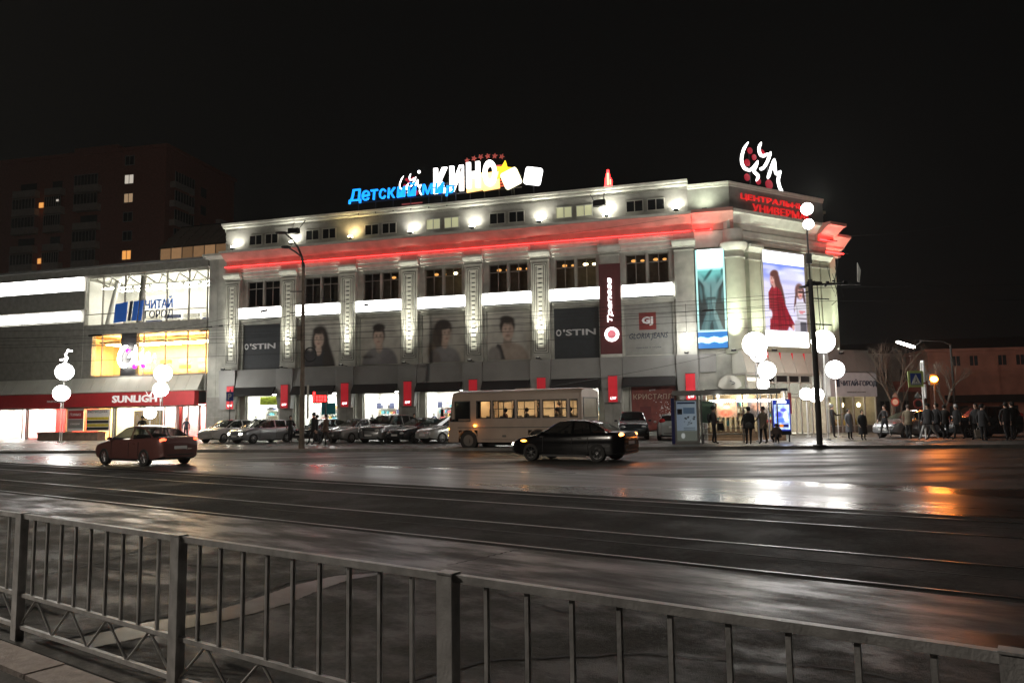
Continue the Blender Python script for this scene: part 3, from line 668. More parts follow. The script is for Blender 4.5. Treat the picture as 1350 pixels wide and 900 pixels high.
# ---------------------------------------------------------------- roof signs
def frame_legs(o, w, h, y=.3, n=6):
    b = MB()
    for k in range(n): x = w * (k + .5) / n; b.box(x - .03, x + .03, y, y + .06, -1.0, h * .8)
    b.box(0, w, y + .06, y + .12, -.1, -.02).box(0, w, y + .06, y + .12, h * .5, h * .5 + .07); b.build('support_frame', 'dark', o)
o = thing('roof_sign', 'blue glowing Детский мир letters on the roof', 'sign', FA.at(-28.35, .2, 18.28), FA.a)
for ch, x, w in [('Д', 0, 1.15), ('е', 1.12, .72), ('т', 1.88, .66), ('с', 2.6, .62), ('к', 3.3, .72), ('и', 4.08, .78), ('й', 4.95, .78), ('м', 6.15, .98), ('и', 7.2, .78), ('р', 8.05, .78)]:
    up = ch == 'Д'
    text('letter', ch, w * .92, 1.12 if up else (1.05 if ch == 'й' else .80), .15, 'bluetext', o, (x, 0, -.28 if ch == 'р' else (0 if not up else -.14)), bold=.005, shear=.08)
frame_legs(o, 8.8, 1, .1)
o = thing('roof_sign', 'big white КИНО letters with orange tiles and a yellow star on the roof', 'sign', FA.at(-21.9, -1.2, 18.75), FA.a)
for ch, x, w, h in [('К', .1, 1.12, 2.0), ('И', 1.42, 1.12, 2.0)]:
    text('letter', ch, w, h, .2, 'kino', o, (x, 0, -.05 + x * .02), bold=.06)
for ch, x in (('Н', 2.78), ('О', 4.1)):
    MB().slab([(x - .05, -.15), (x + 1.25, -.05), (x + 1.2, 1.25), (x + .0, 1.2)], .02, .2).build('tile', 'orange', o)
    text('letter', ch, 1.08, 2.0, .2, 'kino', o, (x + .02, -.05, .1), bold=.06)
def star(cx, cz, r, rot=0): return [(cx + (r if k % 2 == 0 else r * .45) * math.sin(R(36 * k + rot)), cz + (r if k % 2 == 0 else r * .45) * math.cos(R(36 * k + rot))) for k in range(10)][::-1]
MB().slab(star(5.75, 1.2, .8, 8), -.1, .1).build('star', 'yellow', o)
for k in range(6): MB().slab(star(2.7 + k * .56, 2.35 + .26 * math.sin((k + .6) / 2.0), .24, k * 20), .25, .3).build('small_star', 'pink', o)
for k in range(3): bx('stripe', 'pink', o, 5.2, 6.1, .25, .3, .1 + .22 * k, .22 + .22 * k)
bx('stripe', 'pink', o, 5.0, 5.7, .25, .3, 1.5, 1.8)
frame_legs(o, 7, 1.6, .3)
def tile(cx, cz, w, rot):
    q = []
    for k in range(4):
        for j in range(4):
            t = math.pi / 2 * (k + j / 3); q.append((w * (.36 * [1, -1, -1, 1][k] + .14 * math.cos(t)), w * (.36 * [1, 1, -1, -1][k] + .14 * math.sin(t))))
    q = q[::-1]; return [(cx + x * math.cos(rot) - z * math.sin(rot), cz + x * math.sin(rot) + z * math.cos(rot)) for x, z in q]
def tile_old(cx, cz, w, rot):
    q = []
    for a, b_ in ((-1, -1), (1, -1), (1, 1), (-1, 1)):
        for t in (-.12, .12):
            x, z = (a, b_ + t * -b_ / abs(b_)) if (t < 0) == (a * b_ > 0) else (a + t * -a / abs(a), b_)
            x, z = a * (1 - (.14 if (t < 0) == (a * b_ > 0) else 0)), b_ * (1 - (0 if (t < 0) == (a * b_ > 0) else .14))
            q.append((x * w / 2, z * w / 2))
    return [(cx + x * math.cos(rot) - z * math.sin(rot), cz + x * math.sin(rot) + z * math.cos(rot)) for x, z in q]
o = thing('tile_sign', 'tilted yellowish white glowing tile beside the star on the roof', 'sign', FA.at(-15.55, -1., 19.15), FA.a)
MB().slab(tile(0, .1, 1.35, R(22)), -.1, .1).build('face', glow('cream_tile', (1, .93, .6), 2.2), o); MB().box(-.04, .04, .1, .16, -1.7, 0).build('stand', 'dark', o)
o = thing('tile_sign', 'tilted white glowing tile standing alone right of the star', 'sign', FA.at(-13.85, -1., 19.25), FA.a)
MB().slab(tile(0, 0, 1.3, R(-12)), -.1, .1).build('face', 'whitetext', o); MB().box(-.04, .04, .1, .16, -1.7, 0).build('stand', 'dark', o)
o = thing('small_red_sign', 'small red glowing vertical sign on the parapet above the lit attic windows', 'sign', FA.at(-8.15, -.2, 17.62), FA.a)
MB().slab([(-.28, 0), (.28, 0), (.26, .5), (.14, .75), (.05, 1.25), (-.06, 1.25), (-.22, .6)], -.06, .06).build('face', 'neon', o)
MB().box(-.07, .05, -.09, -.065, .15, 1.0).box(.12, .18, -.09, -.065, .15, .5).build('strokes', glow('orange_strokes', (1, .4, .2), 4), o)
# brush strokes
def brush(name, P, r, m, par, y=0, n=10):
    Q = []
    for i in range(len(P) - 1):
        p0 = P[max(i - 1, 0)]; p1 = P[i]; p2 = P[i + 1]; p3 = P[min(i + 2, len(P) - 1)]
        for k in range(n):
            t = k / n
            Q.append(tuple(.5 * ((2 * p1[j]) + (-p0[j] + p2[j]) * t + (2 * p0[j] - 5 * p1[j] + 4 * p2[j] - p3[j]) * t * t + (-p0[j] + 3 * p1[j] - 3 * p2[j] + p3[j]) * t ** 3) for j in (0, 1)))
    Q.append(P[-1]); L = len(Q)
    rs = [r * min(1, .35 + 5 * min(i, L - 1 - i) / L) for i in range(L)]
    return MB().tube([(x, y, z) for x, z in Q], rs, 8).build(name, m, par, smooth=60)
def cum(o, k, m, XS=1.35):
    # strokes in photo pixels (x right, y down) about the sign centre, k metres per pixel
    def c(pts): return [((x - 655) * k * XS, (235 - y) * k) for x, y in pts]
    brush('stroke', c([(578, 108), (548, 160), (532, 225), (545, 270), (580, 278), (612, 245), (632, 210)]), 9 * k, m, o)
    brush('stroke', c([(632, 210), (618, 250), (606, 280), (630, 305), (617, 338)]), 9 * k, m, o)
    brush('stroke', c([(660, 90), (644, 130), (650, 168), (672, 172), (700, 150)]), 9 * k, m, o)
    brush('stroke', c([(718, 136), (694, 200), (665, 248), (642, 258)]), 9.5 * k, m, o)
    brush('stroke', c([(740, 175), (715, 240), (690, 310)]), 9.5 * k, m, o)
    brush('stroke', c([(740, 178), (740, 230), (748, 268), (775, 245)]), 9 * k, m, o)
    brush('stroke', c([(776, 242), (758, 300), (764, 345), (783, 383)]), 9.5 * k, m, o)
    if True:
        for x, y, r in ((580, 228, 22), (575, 318, 22), (645, 330, 20), (712, 336, 30), (675, 150, 24), (600, 150, 20), (625, 185, 18)):
            x = (x - 655) * k * XS; y = (235 - y) * k
            MB().tube([(x, .18, y), (x, .24, y)], r * k, 18).build('red_disc', mat('red_disc', (.35, .01, .02), .5, emit=(.6, .01, .04), es=.35, var=0) if 'rd' not in M else M['rd'], o)
M['rd'] = mat('red_disc_paint', (.35, .01, .02), .5, emit=(.6, .01, .04), es=.35, var=0)
o = thing('corner_roof_sign', 'white glowing brushed ЦУМ letters over red discs above the corner', 'sign', FB.at(3.75, -.4, 18.95), FB.a)
cum(o, .0118, 'whitetext')
MB().box(-1.3, 1.5, .3, .36, -1.9, -1.83).box(-.9, -.84, .3, .36, -1.9, 1).box(.9, .96, .3, .36, -1.9, .6).build('support_frame', 'dark', o)
o = thing('small_roof_emblem', 'small distant ЦУМ emblem glowing behind the blue letters', 'sign', FA.at(-24.6, -3, 20.25), FA.a)
cum(o, .0064, 'whitetext', 1.2)
MB().ball((.75, 0, 1.0), .13, 10, 8).build('dot', 'kino', o); MB().box(-.9, .9, .3, .34, -1.5, -1.4).build('support_frame', 'pink', o)
o = thing('wall_lettering', 'red lit two-line name ЦЕНТРАЛЬНЫЙ УНИВЕРМАГ on the corner attic', 'sign', FB.at(1.02, .05, 15.1), FB.a)
text('lettering', 'ЦЕНТРАЛЬНЫЙ', 7.1, .56, .10, 'redtext', o, (0, -.02, .90), bold=.0); text('lettering', 'УНИВЕРМАГ', 5.9, .52, .10, 'redtext', o, (1.1, -.02, .24), bold=.0)

# ---------------------------------------------------------------- chamfered corner (same building, own frame)
corner = link('corner_front', None, store, (0, 0, 0), FB.a - FA.a)
def cb(name, m, mb, **k): return mb.build(name, m, store, (0, 0, 0), FB.a - FA.a, **k)
bpy.data.objects.remove(corner)
cb('corner_wall', 'green', MB().box(.2, 9.6, .25, .8, .12, 4.2).box(.2, 9.6, .25, .8, 4.2, 13.86) if 0 else MB().box(.2, 9.6, .25, .8, 4.25, 13.86).box(9.62, 12.2, 1.2, 3, .12, 13.2).box(.2, 1.0, .25, .8, .12, 4.25).box(8.8, 9.6, .25, .8, .12, 4.25))
cb('corner_attic', 'attic', MB().box(.02, 9.5, .0, .5, 15.1, 16.9).box(.5, 9.0, .5, 9, 16.6, 16.8))
MB().box(-2.72, -.02, .02, .5, 15.1, 16.9).build('corner_attic', 'attic', store)
MB().prof([(.02, 16.85), (-.05, 16.9), (-.05, 17.0), (-.14, 17.03), (-.16, 17.16), (.5, 17.2), (.5, 16.85)][::-1], -2.69, .0).build('attic_cornice', 'trim', store)
cb('attic_cornice', 'trim', MB().prof([(.0, 16.85), (-.04, 16.9), (-.04, 17.0), (-.10, 17.03), (-.12, 17.16), (.5, 17.2), (.5, 16.85)][::-1], -.03, 9.55))
C2 = [(.0, 13.9), (.0, 14.35), (-.3, 14.42), (-.9, 14.84), (-1.15, 14.88), (-1.15, 15.1), (.5, 15.14), (.5, 13.9)]
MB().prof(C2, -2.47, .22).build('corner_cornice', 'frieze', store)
C3 = [(y * .62, z + .003) for y, z in C2]
cb('corner_cornice', 'trim', MB().prof(C3, -.30, 9.9))
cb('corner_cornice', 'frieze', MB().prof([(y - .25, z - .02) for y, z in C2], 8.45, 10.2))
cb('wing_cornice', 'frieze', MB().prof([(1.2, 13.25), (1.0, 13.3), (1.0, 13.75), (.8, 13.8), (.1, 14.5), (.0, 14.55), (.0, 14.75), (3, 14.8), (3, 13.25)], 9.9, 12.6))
cb('wing_parapet', 'green', MB().box(9.75, 11.2, 1.6, 3.2, 14.8, 16.5).box(9.6, 11.45, 1.45, 3.3, 16.5, 16.66).box(9.5, 11.6, 1.35, 3.4, 16.66, 16.85))
cb('corner_architrave', 'trim', MB().prof([(.25, 12.95), (.05, 13.0), (.05, 13.2), (-.02, 13.24), (-.02, 13.45), (-.08, 13.5), (-.08, 13.86), (.25, 13.86)], .5, 9.6))
MB().tube([(-2.4, -.16, 13.95), (-1.2, -.16, 13.95)], .05, 6).build('red_neon_tube', 'neon', store)
cb('red_neon_tube', 'neon', MB().tube([(8.5, -.42, 13.97), (10.15, -.42, 13.97)], .05, 6)); cb('red_neon_tube', 'neon', MB().tube([(10.3, .6, 13.45), (12.4, .6, 13.45)], .05, 6))
def cpil(x0, x1, out=.25):
    cb('corner_pilaster', 'green', MB().box(x0, x1, .25 - out - .15, .25, 5.5, 12.4)); cb('corner_capital', 'trim', MB().prof([(.24, 12.42), (-.05 - out * .5, 12.45), (-.22 - out * .5, 12.7), (-.3 - out * .5, 12.74), (-.3 - out * .5, 12.93), (.24, 12.95)], x0 - .1, x1 + .1))
    cb('corner_collar', 'trim', MB().box(x0 - .04, x1 + .04, .2 - out - .15, .24, 11.9, 11.98))
cpil(1.45, 2.55); cpil(7.75, 8.6); cpil(8.75, 9.75)
MB().tube([(.1, .45, 5.5), (.1, .45, 12.4)], .74, 28).build('corner_column', 'green', store, smooth=40)
MB().tube([(.1, .45, 12.4), (.1, .45, 12.5), (.1, .45, 12.7), (.1, .45, 12.92)], [.74, .82, .95, .98], 28).build('corner_capital', 'trim', store, smooth=30)
MB().tube([(.1, .45, 11.9), (.1, .45, 11.98)], .79, 28).build('corner_collar', 'trim', store, smooth=40)
MB().tube([(.1, .45, 12.95), (.1, .45, 13.86)], .72, 28).build('corner_neck', 'trim', store, smooth=40)
MB().box(-1.2, .7, .3, .9, .12, 5.5).build('corner_base', 'green', store)
# screens
A = Art(56, 150, (.10, .24, .25)); A.noise(.25, 9, 3)
J = (.42, .56, .56); J2 = (.26, .40, .41); DK = (.05, .12, .13)
A.rect(0, 1, 0, .62, (.09, .20, .21)); A.ell(.15, .45, .22, .30, DK, 10, soft=.7); A.ell(.88, .42, .2, .28, DK, -8, soft=.7); A.noise(.3, 12, 6)
A.ell(.50, .60, .24, .16, (.38, .54, .54), soft=.4); A.ell(.28, .66, .30, .035, J, -22, soft=.5); A.ell(.78, .64, .28, .035, J, 24, soft=.5); A.ell(.16, .56, .05, .10, J2, 20, soft=.5); A.ell(.90, .54, .05, .09, J2, -20, soft=.5)
A.poly([(.34, .50), (.66, .50), (.60, .40), (.98, .10), (.86, .04), (.60, .06), (.52, .28), (.44, .24), (.34, .05), (.02, .05), (.14, .22), (.36, .40)], J2)
A.poly([(.52, .49), (.66, .49), (.62, .40), (.98, .10), (.84, .05), (.56, .34)], J); A.poly([(.36, .49), (.46, .49), (.40, .30), (.30, .08), (.16, .08), (.36, .38)], (.34, .47, .47))
for k in range(9): A.ell(.3 + .07 * k, .45 - .03 * (k % 3), .012, .09, DK, 14 * (k % 4) - 20, soft=.9, al=.5)
A.rect(.34, .66, .495, .51, DK); A.ell(.5, .57, .02, .07, DK, soft=.9, al=.6)
A.ell(.5, .80, .8, .10, (.45, .80, .78), soft=.9, al=.9); A.ell(.42, .74, .16, .02, (.12, .3, .3), 20, soft=.7); A.ell(.9, .78, .05, .03, (.15, .34, .34), 60, soft=.7)
A.blend(np.clip((A.Y - .78) / .10, 0, 1), (2.2, 2.6, 2.5)); A.blur(2)
A.blend(((A.X < .06) | (A.X > .94)).astype(float), (.75, .98, .95)); A.blend((A.Y < .185).astype(float), (.9, 1.3, 1.3)); A.rect(0, 1, 0, .165, (.10, .48, .80))
for k in range(12): A.ell(k / 11, .082 + .008 * math.sin(k * 1.3), .09, .026, (1.2, 1.5, 1.6), soft=.5)
o = thing('tall_screen', 'narrow glowing screen showing teal denim clothing above a blue band', 'screen', FA.at(-2.40, .0, 5.85), FA.a)
bx('casing', 'dark', o, 0, 1.98, -.10, .25, 0, 6.78); A.build('picture', 1.90, 6.68, 'screen', o, (.04, -.105, .05))
A = Art(96, 144, (.84, .82, .93)); A.noise(.05, 6, 5)
A.blend(np.clip((A.Y - .60) / .08, 0, 1), (.56, .60, .90)); A.blend(np.clip((A.Y - .74) / .06, 0, 1), (.46, .54, .88))
for k, (cx_, cy_, rx_, ry_) in enumerate([(.78, .70, .34, .08), (.60, .76, .16, .05), (.92, .66, .3, .06), (.12, .79, .22, .03), (.30, .73, .2, .035), (.55, .66, .3, .05), (.85, .79, .2, .02), (.70, .72, .12, .05)]): A.ell(cx_, cy_, rx_, ry_, (.90, .90, .97) if k % 2 == 0 else (.80, .80, .93), soft=.9, al=.85)
A.ell(.66, .62, .5, .03, (.66, .66, .84), soft=.9, al=.6)
for k in range(10): A.rect(0, 1, .52 - .036 * k, .527 - .036 * k, (.70, .68, .80), .55)
h1 = (.36, .22, .20); sk = (.82, .62, .58)
A.ell(.27, .625, .115, .125, h1, 10, soft=.3); A.ell(.39, .49, .065, .16, h1, 20, soft=.35); A.ell(.44, .38, .05, .10, h1, 14, soft=.5)
RD_ = (.58, .13, .19)
A.poly([(.10, .47), (.17, .54), (.30, .555), (.40, .50), (.47, .36), (.56, .24), (.70, .09), (.64, .03), (.56, .06), (.50, .0), (.10, .0), (.11, .14), (.10, .30)], RD_)
mk = (A.a[..., 0] > .5) & (A.a[..., 1] < .2); gx = np.floor(A.X * 96).astype(int); gy = np.floor(A.Y * 144).astype(int)
A.blend((mk & ((gx % 5 == 0) | (gy % 5 == 0))).astype(float), (.30, .05, .08), .75)
A.ell(.33, .22, .03, .22, (.36, .06, .10), 10, soft=.9, al=.5); A.ell(.45, .2, .02, .2, (.36, .06, .10), 24, soft=.9, al=.6); A.ell(.2, .34, .02, .16, (.38, .07, .1), soft=.9, al=.5)
A.ell(.215, .64, .066, .078, sk, 8, soft=.2); A.ell(.24, .575, .035, .045, (.74, .54, .50), soft=.3); A.ell(.255, .715, .10, .045, h1, 8, soft=.4); A.ell(.285, .64, .035, .09, h1, 6, soft=.4)
A.ell(.185, .652, .013, .006, (.2, .1, .1), soft=.8); A.ell(.235, .655, .013, .006, (.2, .1, .1), soft=.8); A.ell(.20, .60, .022, .007, (.66, .25, .3), soft=.8); A.ell(.20, .63, .008, .018, (.7, .48, .44), soft=.9, al=.7)
A.ell(.12, .20, .05, .06, (.86, .84, .9), soft=.5); A.ell(.66, .05, .03, .04, sk, soft=.4)
A.ell(.86, .52, .115, .10, (.42, .30, .29), soft=.3); A.ell(.745, .40, .022, .15, (.38, .26, .25), -16, soft=.5); A.ell(.965, .44, .025, .12, (.30, .2, .2), 8, soft=.5)
A.poly([(.70, .30), (.78, .385), (.86, .40), (.95, .39), (1, .36), (1, .13), (.74, .13), (.75, .24)], (.80, .78, .82)); A.rect(.82, .97, .255, .268, (.80, .35, .38)); A.rect(.84, .92, .236, .246, (.8, .4, .42)); A.rect(.78, 1, .165, .18, (.35, .3, .34)); A.ell(.78, .24, .01, .1, (.62, .6, .66), 10, soft=.9)
A.ell(.87, .50, .060, .078, sk, soft=.2); A.ell(.88, .515, .072, .012, (.12, .08, .1), soft=.3); A.ell(.87, .465, .026, .010, (.75, .3, .34), soft=.6); A.ell(.87, .565, .07, .03, (.42, .30, .29), soft=.4)
A.poly([(.84, .0), (.84, .13), (1, .13), (1, .0)], (.30, .29, .32)); A.rect(.70, .84, .0, .14, (.70, .68, .72))
A.blur(1); A.blend((A.Y > .845).astype(float), (1.7, 1.75, 1.9))
o = thing('big_screen', 'big glowing corner screen showing a girl in a red checked dress beside a child', 'screen', FB.at(2.72, .05, 6.2), FB.a)
bx('casing', 'framel', o, -.06, 4.32, -.12, .25, -.15, 6.62)
A.build('picture', 4.14, 5.52, 'screenb', o, (.06, -.125, .98)); bx('light_strip', 'box', o, .04, 4.22, -.2, -.121, -.1, .93)
# corner cladding over the entrance
for k in range(6):
    x0 = -.1 + k * 1.19
    cb('entrance_panel', 'cladl', MB().prof([(-.62, 5.62), (-1.05, 4.22), (-1.0, 4.18), (.24, 4.18), (.24, 5.66)], x0, x0 + 1.10))
    if k: cb('red_stripe', 'red', MB().slab([(x0 - .09, 5.60), (x0 - .06, 4.25), (x0 - .035, 4.25), (x0 - .005, 5.60)][::1] if 0 else [(x0 - .078, 4.25), (x0 - .02, 4.25), (x0 - .002, 5.6), (x0 - .088, 5.6)], -.72, -.4))
cb('red_stripe', 'red', MB().slab([(7.04, 4.3), (7.10, 4.3), (7.12, 5.6), (7.03, 5.6)], -.72, -.4))
cb('fascia_rail', 'framel', MB().box(-.1, 7.1, -.85, .2, 4.06, 4.17))
# entrance glazing
ge = MB(); 
for x in (.35, 1.75, 3.1, 4.35, 5.5, 6.6): ge.box(x - .05, x + .05, -.55, -.43, .12, 4.06)
ge.box(.4, 6.6, -.53, -.45, 3.55, 3.63).box(.4, 6.6, -.53, -.45, 2.55, 2.63)
eg = cb('entrance_frame', 'framel', ge)
cb('entrance_transom', 'black', MB().box(1.8, 6.55, -.44, -.40, 3.64, 4.05))
for a, e in zip((.35, 1.75, 3.1, 4.35, 5.5), (1.75, 3.1, 4.35, 5.5, 6.6)):
    for z0, z1 in ((.14, 2.55), (2.63, 3.55)): MB().box(a + .05, e - .05, -.5, -.485, z0, z1).build('pane', 'glass', eg)
    MB().box(a + .6, a + .66, -.54, -.46, .14, 2.54).build('door_stile', 'framel', eg)
cb('entrance_hall', 'roomw', MB().box(.2, 8.7, 6, 6.1, .1, 4.4).box(.2, 8.7, .81, 6, 4.0, 4.1).box(.2, 8.7, -.4, 6, .08, .125).box(.1, .2, .81, 6, .1, 4).box(8.7, 8.8, .81, 6, .1, 4))
for x, y, z in ((1.2, 2, 3.3), (3.6, 3, 3.6), (5.4, 1.5, 3.1), (6.2, 3, 2.9), (4.6, 4.4, 3.2)):
    cb('hall_lamp', 'hall', MB().ball((x, y, z), .2, 12, 8, sc=(1.8, 1, .45)))
cb('hall_display', 'roomr', MB().box(3.8, 4.4, 2.2, 2.6, .12, 2.1)); cb('hall_display', 'g3', MB().box(5.2, 6.3, 3.2, 3.6, .12, 1.1)); cb('hall_display', 'g4', MB().box(2.0, 2.5, 2.6, 2.9, .12, 1.7))
# round pale wall plaque beside the shelter
o = thing('round_plaque', 'round-topped pale wall plaque beside the corner entrance', 'sign', FA.at(-1.05, .06 + .0, 2.5), FA.a)
MB().slab([(.75 * math.cos(t) * 1.0 + .6, .85 + .72 * math.sin(t)) for t in [math.pi * k / 14 for k in range(15)]][::-1] + [(-.15, 0), (1.35, 0)], -.05, .2).build('face', 'cladl', o)
brush('mark', [(.2, .35), (.5, .6), (.7, .3), (.9, .5)], .03, 'navy', o, -.08); brush('mark', [(.6, 1.2), (.95, 1.05), (.7, .95)], .02, 'navy', o, -.08)
# lamps that light the corner
def cornerlamp(fr, s_, out, z, e, label, c_=(.93, 1, .78), size=80):
    o = thing('uplight', label, 'uplight', fr.at(s_, out, z), fr.a, 'uplights at the corner')
    MB().box(-.16, .16, -.1, .1, -.12, .02).build('housing', 'dark', o); bx('lens', 'dimlens', o, -.1, .1, -.06, .06, .022, .03)
    MB().tube([(0, .05, -.05), (0, out * .9, -.05)], .02, 6).build('arm', 'dark', o)
    spot(o, (0, 0, .1), (0, .25, 1), e, c_, size, 1.)
cornerlamp(FA, -.1, 1.45, 5.65, 2600, 'uplight in front of the round corner column')
cornerlamp(FB, 2.0, 1.5, 5.7, 1300, 'uplight left of the big corner screen')
cornerlamp(FB, 8.7, 1.5, 5.7, 1400, 'uplight right of the big corner screen')
cornerlamp(FB, 10.9, .4, 5.9, 5200, 'uplight washing the bright wing wall at the right end')
for fr_, x_, o_, z_ in ((FA, -1.8, .6, 13.9), (FB, 9.2, .9, 13.9), (FB, 11.2, .3, 13.3)):
    l = thing('red_wash_lamp', {-1.8: 'red LED wash lamp under the cornice left of the corner column', 9.2: 'red LED wash lamp under the cornice right of the big screen', 11.2: 'red LED wash lamp under the outermost cornice tip'}[x_], 'lamp', fr_.at(x_, o_, z_), fr_.a); bx('housing', 'dark', l, -.5, .5, -.04, .04, -.08, -.02); spot(l, (0, 0, .02), (0, .25, 1), 160, (1, .05, .05), 150)  # assumed lamps, added to spread the red glow over the cornice ends
cornerlamp(FA, -1.6, .9, 15.2, 300, 'floodlight on the ledge of the corner attic block', size=150)
# ---------------------------------------------------------------- shopping arcade on the left
mall = thing('shopping_arcade', 'glazed shopping arcade with lit book floor, orange floor and red fascia left of the store', 'building', FA.at(-41.3), FA.a)
def mb(): return MB()
X = lambda s_: s_ + 41.3
w = MB()
w.box(X(-75), X(-41.35), .0, .5, 14.15, 14.95).box(X(-75), X(-53.9), .0, .5, 11.25, 12.85).box(X(-75), X(-53.9), 0, .5, 5.4, 10.15)
w.box(X(-75), X(-53.9), .3, .5, 10.15, 14.15); w.box(X(-53.9), X(-41.35), .05, .5, 9.0, 9.78); w.box(X(-75), X(-41.35), .1, .5, 4.0, 5.4)
w.box(X(-53.9), X(-53.0), .05, .5, 5.4, 9.0); w.box(X(-53.0), X(-41.35), .05, .5, 5.3, 5.42)
w.build('wall', 'stone', mall)
MB().prof([(-.25, 14.8), (-.25, 14.98), (.8, 15.02), (.8, 14.8)], X(-75), X(-41.4)).build('parapet', 'clad', mall)
MB().box(X(-75), X(-41.4), .5, 12, 14.6, 14.75).build('roof', 'roofm', mall)
def glazing(z0, z1, xs, y, nm, fm='frame', hz=()):
    f = MB()
    for x in xs: f.box(x - .04, x + .04, y - .06, y + .06, z0, z1)
    for z in (z0, z1 - .06) + tuple(hz): f.box(xs[0] + .04, xs[-1] - .04, y - .05, y + .05, z, z + .06)
    o = f.build(nm, fm, mall)
    for a, e in zip(xs, xs[1:]): MB().box(a + .04, e - .04, y + .005, y + .015, z0 + .06, z1 - .06).build('pane', 'glass', o)
    return o
glazing(9.8, 14.12, [X(v) for v in (-53.9, -52.0, -49.7, -47.7, -45.4, -43.2, -41.4)], .12, 'upper_glazing', hz=(10.75,))
glazing(5.44, 8.98, [X(v) for v in (-53.0, -51.9, -49.6, -47.6, -45.4, -43.2, -41.4)], .12, 'lower_glazing', hz=(8.1,))
MB().box(X(-55), X(-41.4), 5.5, 5.6, 9.6, 14.1).box(X(-41.4), X(-41.3), .5, 5.6, 9.6, 14.2).box(X(-55), X(-41.4), .5, 5.6, 9.55, 9.62).box(X(-55), X(-54.9), .5, 5.6, 9.6, 14.1).build('upper_room', 'roomw', mall)
MB().box(X(-55), X(-41.4), .5, 5.6, 14.05, 14.15).build('upper_ceiling', 'stone', mall)
MB().box(X(-55), X(-41.4), 4.5, 4.6, 5.4, 9.1).box(X(-41.4), X(-41.3), .5, 4.6, 5.4, 9.1).box(X(-55), X(-41.4), .5, 4.6, 5.38, 5.43).box(X(-55), X(-54.9), .5, 4.6, 5.4, 9.1).build('lower_room', 'roomo', mall)
MB().box(X(-55), X(-41.4), .5, 4.6, 8.95, 9.02).build('lower_ceiling', mat('orange_ceiling', (.45, .2, .06), .8, var=.3, scale=2), mall)
r_ = random.Random(3)
for k in range(7):
    x = X(-53.6) + k * 1.75
    MB().box(x, x + 1.25, 1.6, 1.75, 13.25, 13.32).box(x + .2, x + 1.5, 3.4, 3.55, 13.3, 13.37).build('strip_light', 'hall', mall)
    MB().tube([(x, .9, 14.0), (x + .9, 1.4, 13.3)], .05, 6).tube([(x + .9, 1.4, 13.3), (x + 1.7, .9, 14.0)], .05, 6).build('roof_truss', 'frame', mall)
for k in range(5):
    x = X(-52.6) + k * 2.35; bx('ceiling_light', 'ceilw', mall, x, x + 1.5, 1.2, 3.2, 8.2, 8.26)
    MB().box(x - .2, x + 1.9, .7, .8, 8.3, 8.42).box(x, x + 1.6, .8, .9, 8.6, 8.68).build('ceiling_beam', 'stone', mall)
for k in range(6):   # shelves and displays behind the glass
    x = X(-52.8) + k * 2.0
    g = MB()
    for z in (9.9, 10.3, 10.7): g.box(x, x + 1.5, 3.8, 4.1, z, z + .28, (k + int(z * 3)) % 3)
    g.build('book_shelf', ['g3', 'g1', 'framel'], mall)
    g = MB()
    for z in (5.6, 6.1, 6.6): g.box(x + .2, x + 1.2, 3.2, 3.5, z, z + .3, (k + int(z * 2)) % 3)
    g.build('goods_shelf', ['g6', 'g3', 'roomo'], mall)
MB().tube([(X(-52.6), 1.2, 9.6), (X(-51.7), 1.4, 13.9)], .22, 12).build('slanted_column', 'roomw', mall); MB().tube([(X(-49.0), 1., 9.6), (X(-48.6), 1., 14)], .25, 12).build('column', 'frame', mall)
MB().box(X(-49.9), X(-48.3), .04, .4, 5.42, 9.0).build('dark_pier', 'dark', mall)
# light boxes on the left part
for z0, z1, x0, x1, lb in ((12.88, 14.12, -64, -54.0, 'upper long white light box at the left end of the arcade wall'), (10.25, 11.15, -64, -54.2, 'lower thin white light box at the left end of the arcade wall')):
    o = thing('light_box', lb, 'light box', FA.at(x0, .02, z0), FA.a, 'white light boxes on the arcade')
    bx('face', 'box', o, .03, x1 - x0 - .03, -.13, .0, .03, z1 - z0 - .03); MB().box(0, x1 - x0, -.1, .015, -.03, .03).box(0, x1 - x0, -.1, .015, z1 - z0 - .03, z1 - z0 + .02).build('casing', 'dark', o)
# canopy panels and fascia
for k in range(24):
    x1 = X(-41.5) - k * 1.2
    MB().prof([(-.05, 5.28), (-.75, 4.05), (-.7, 4.0), (.1, 4.0), (.1, 5.28)], x1 - 1.16, x1).build('canopy_panel', 'cladl', mall)
MB().prof([(-.05, 5.22), (-.69, 4.08), (.08, 4.02)], X(-70), X(-41.5)).build('canopy_backing', 'joint', mall)
MB().box(X(-70), X(-41.7), -.80, -.3, 2.84, 3.96).build('red_fascia', 'redfascia', mall)
MB().box(X(-70), X(-41.7), -.3, .6, 2.9, 3.9).build('fascia_backing', 'joint', mall)
o = thing('shop_sign', 'white SUNLIGHT lettering on the red fascia of the arcade', 'sign', FA.at(-49.75, .81, 3.12), FA.a)
text('lettering', 'SUNLIGHT', 5.2, .60, .06, mat('soft_white_letters', (.7, .68, .66), .5, emit=(1, .95, .92), es=.35, var=0), o, bold=.03)
o = thing('shop_sign', 'tiny dim white lettering at the left part of the red fascia', 'sign', FA.at(-56.6, .81, 3.2), FA.a)
text('lettering', 'sunlight', 2.0, .3, .04, 'dimtext', o)
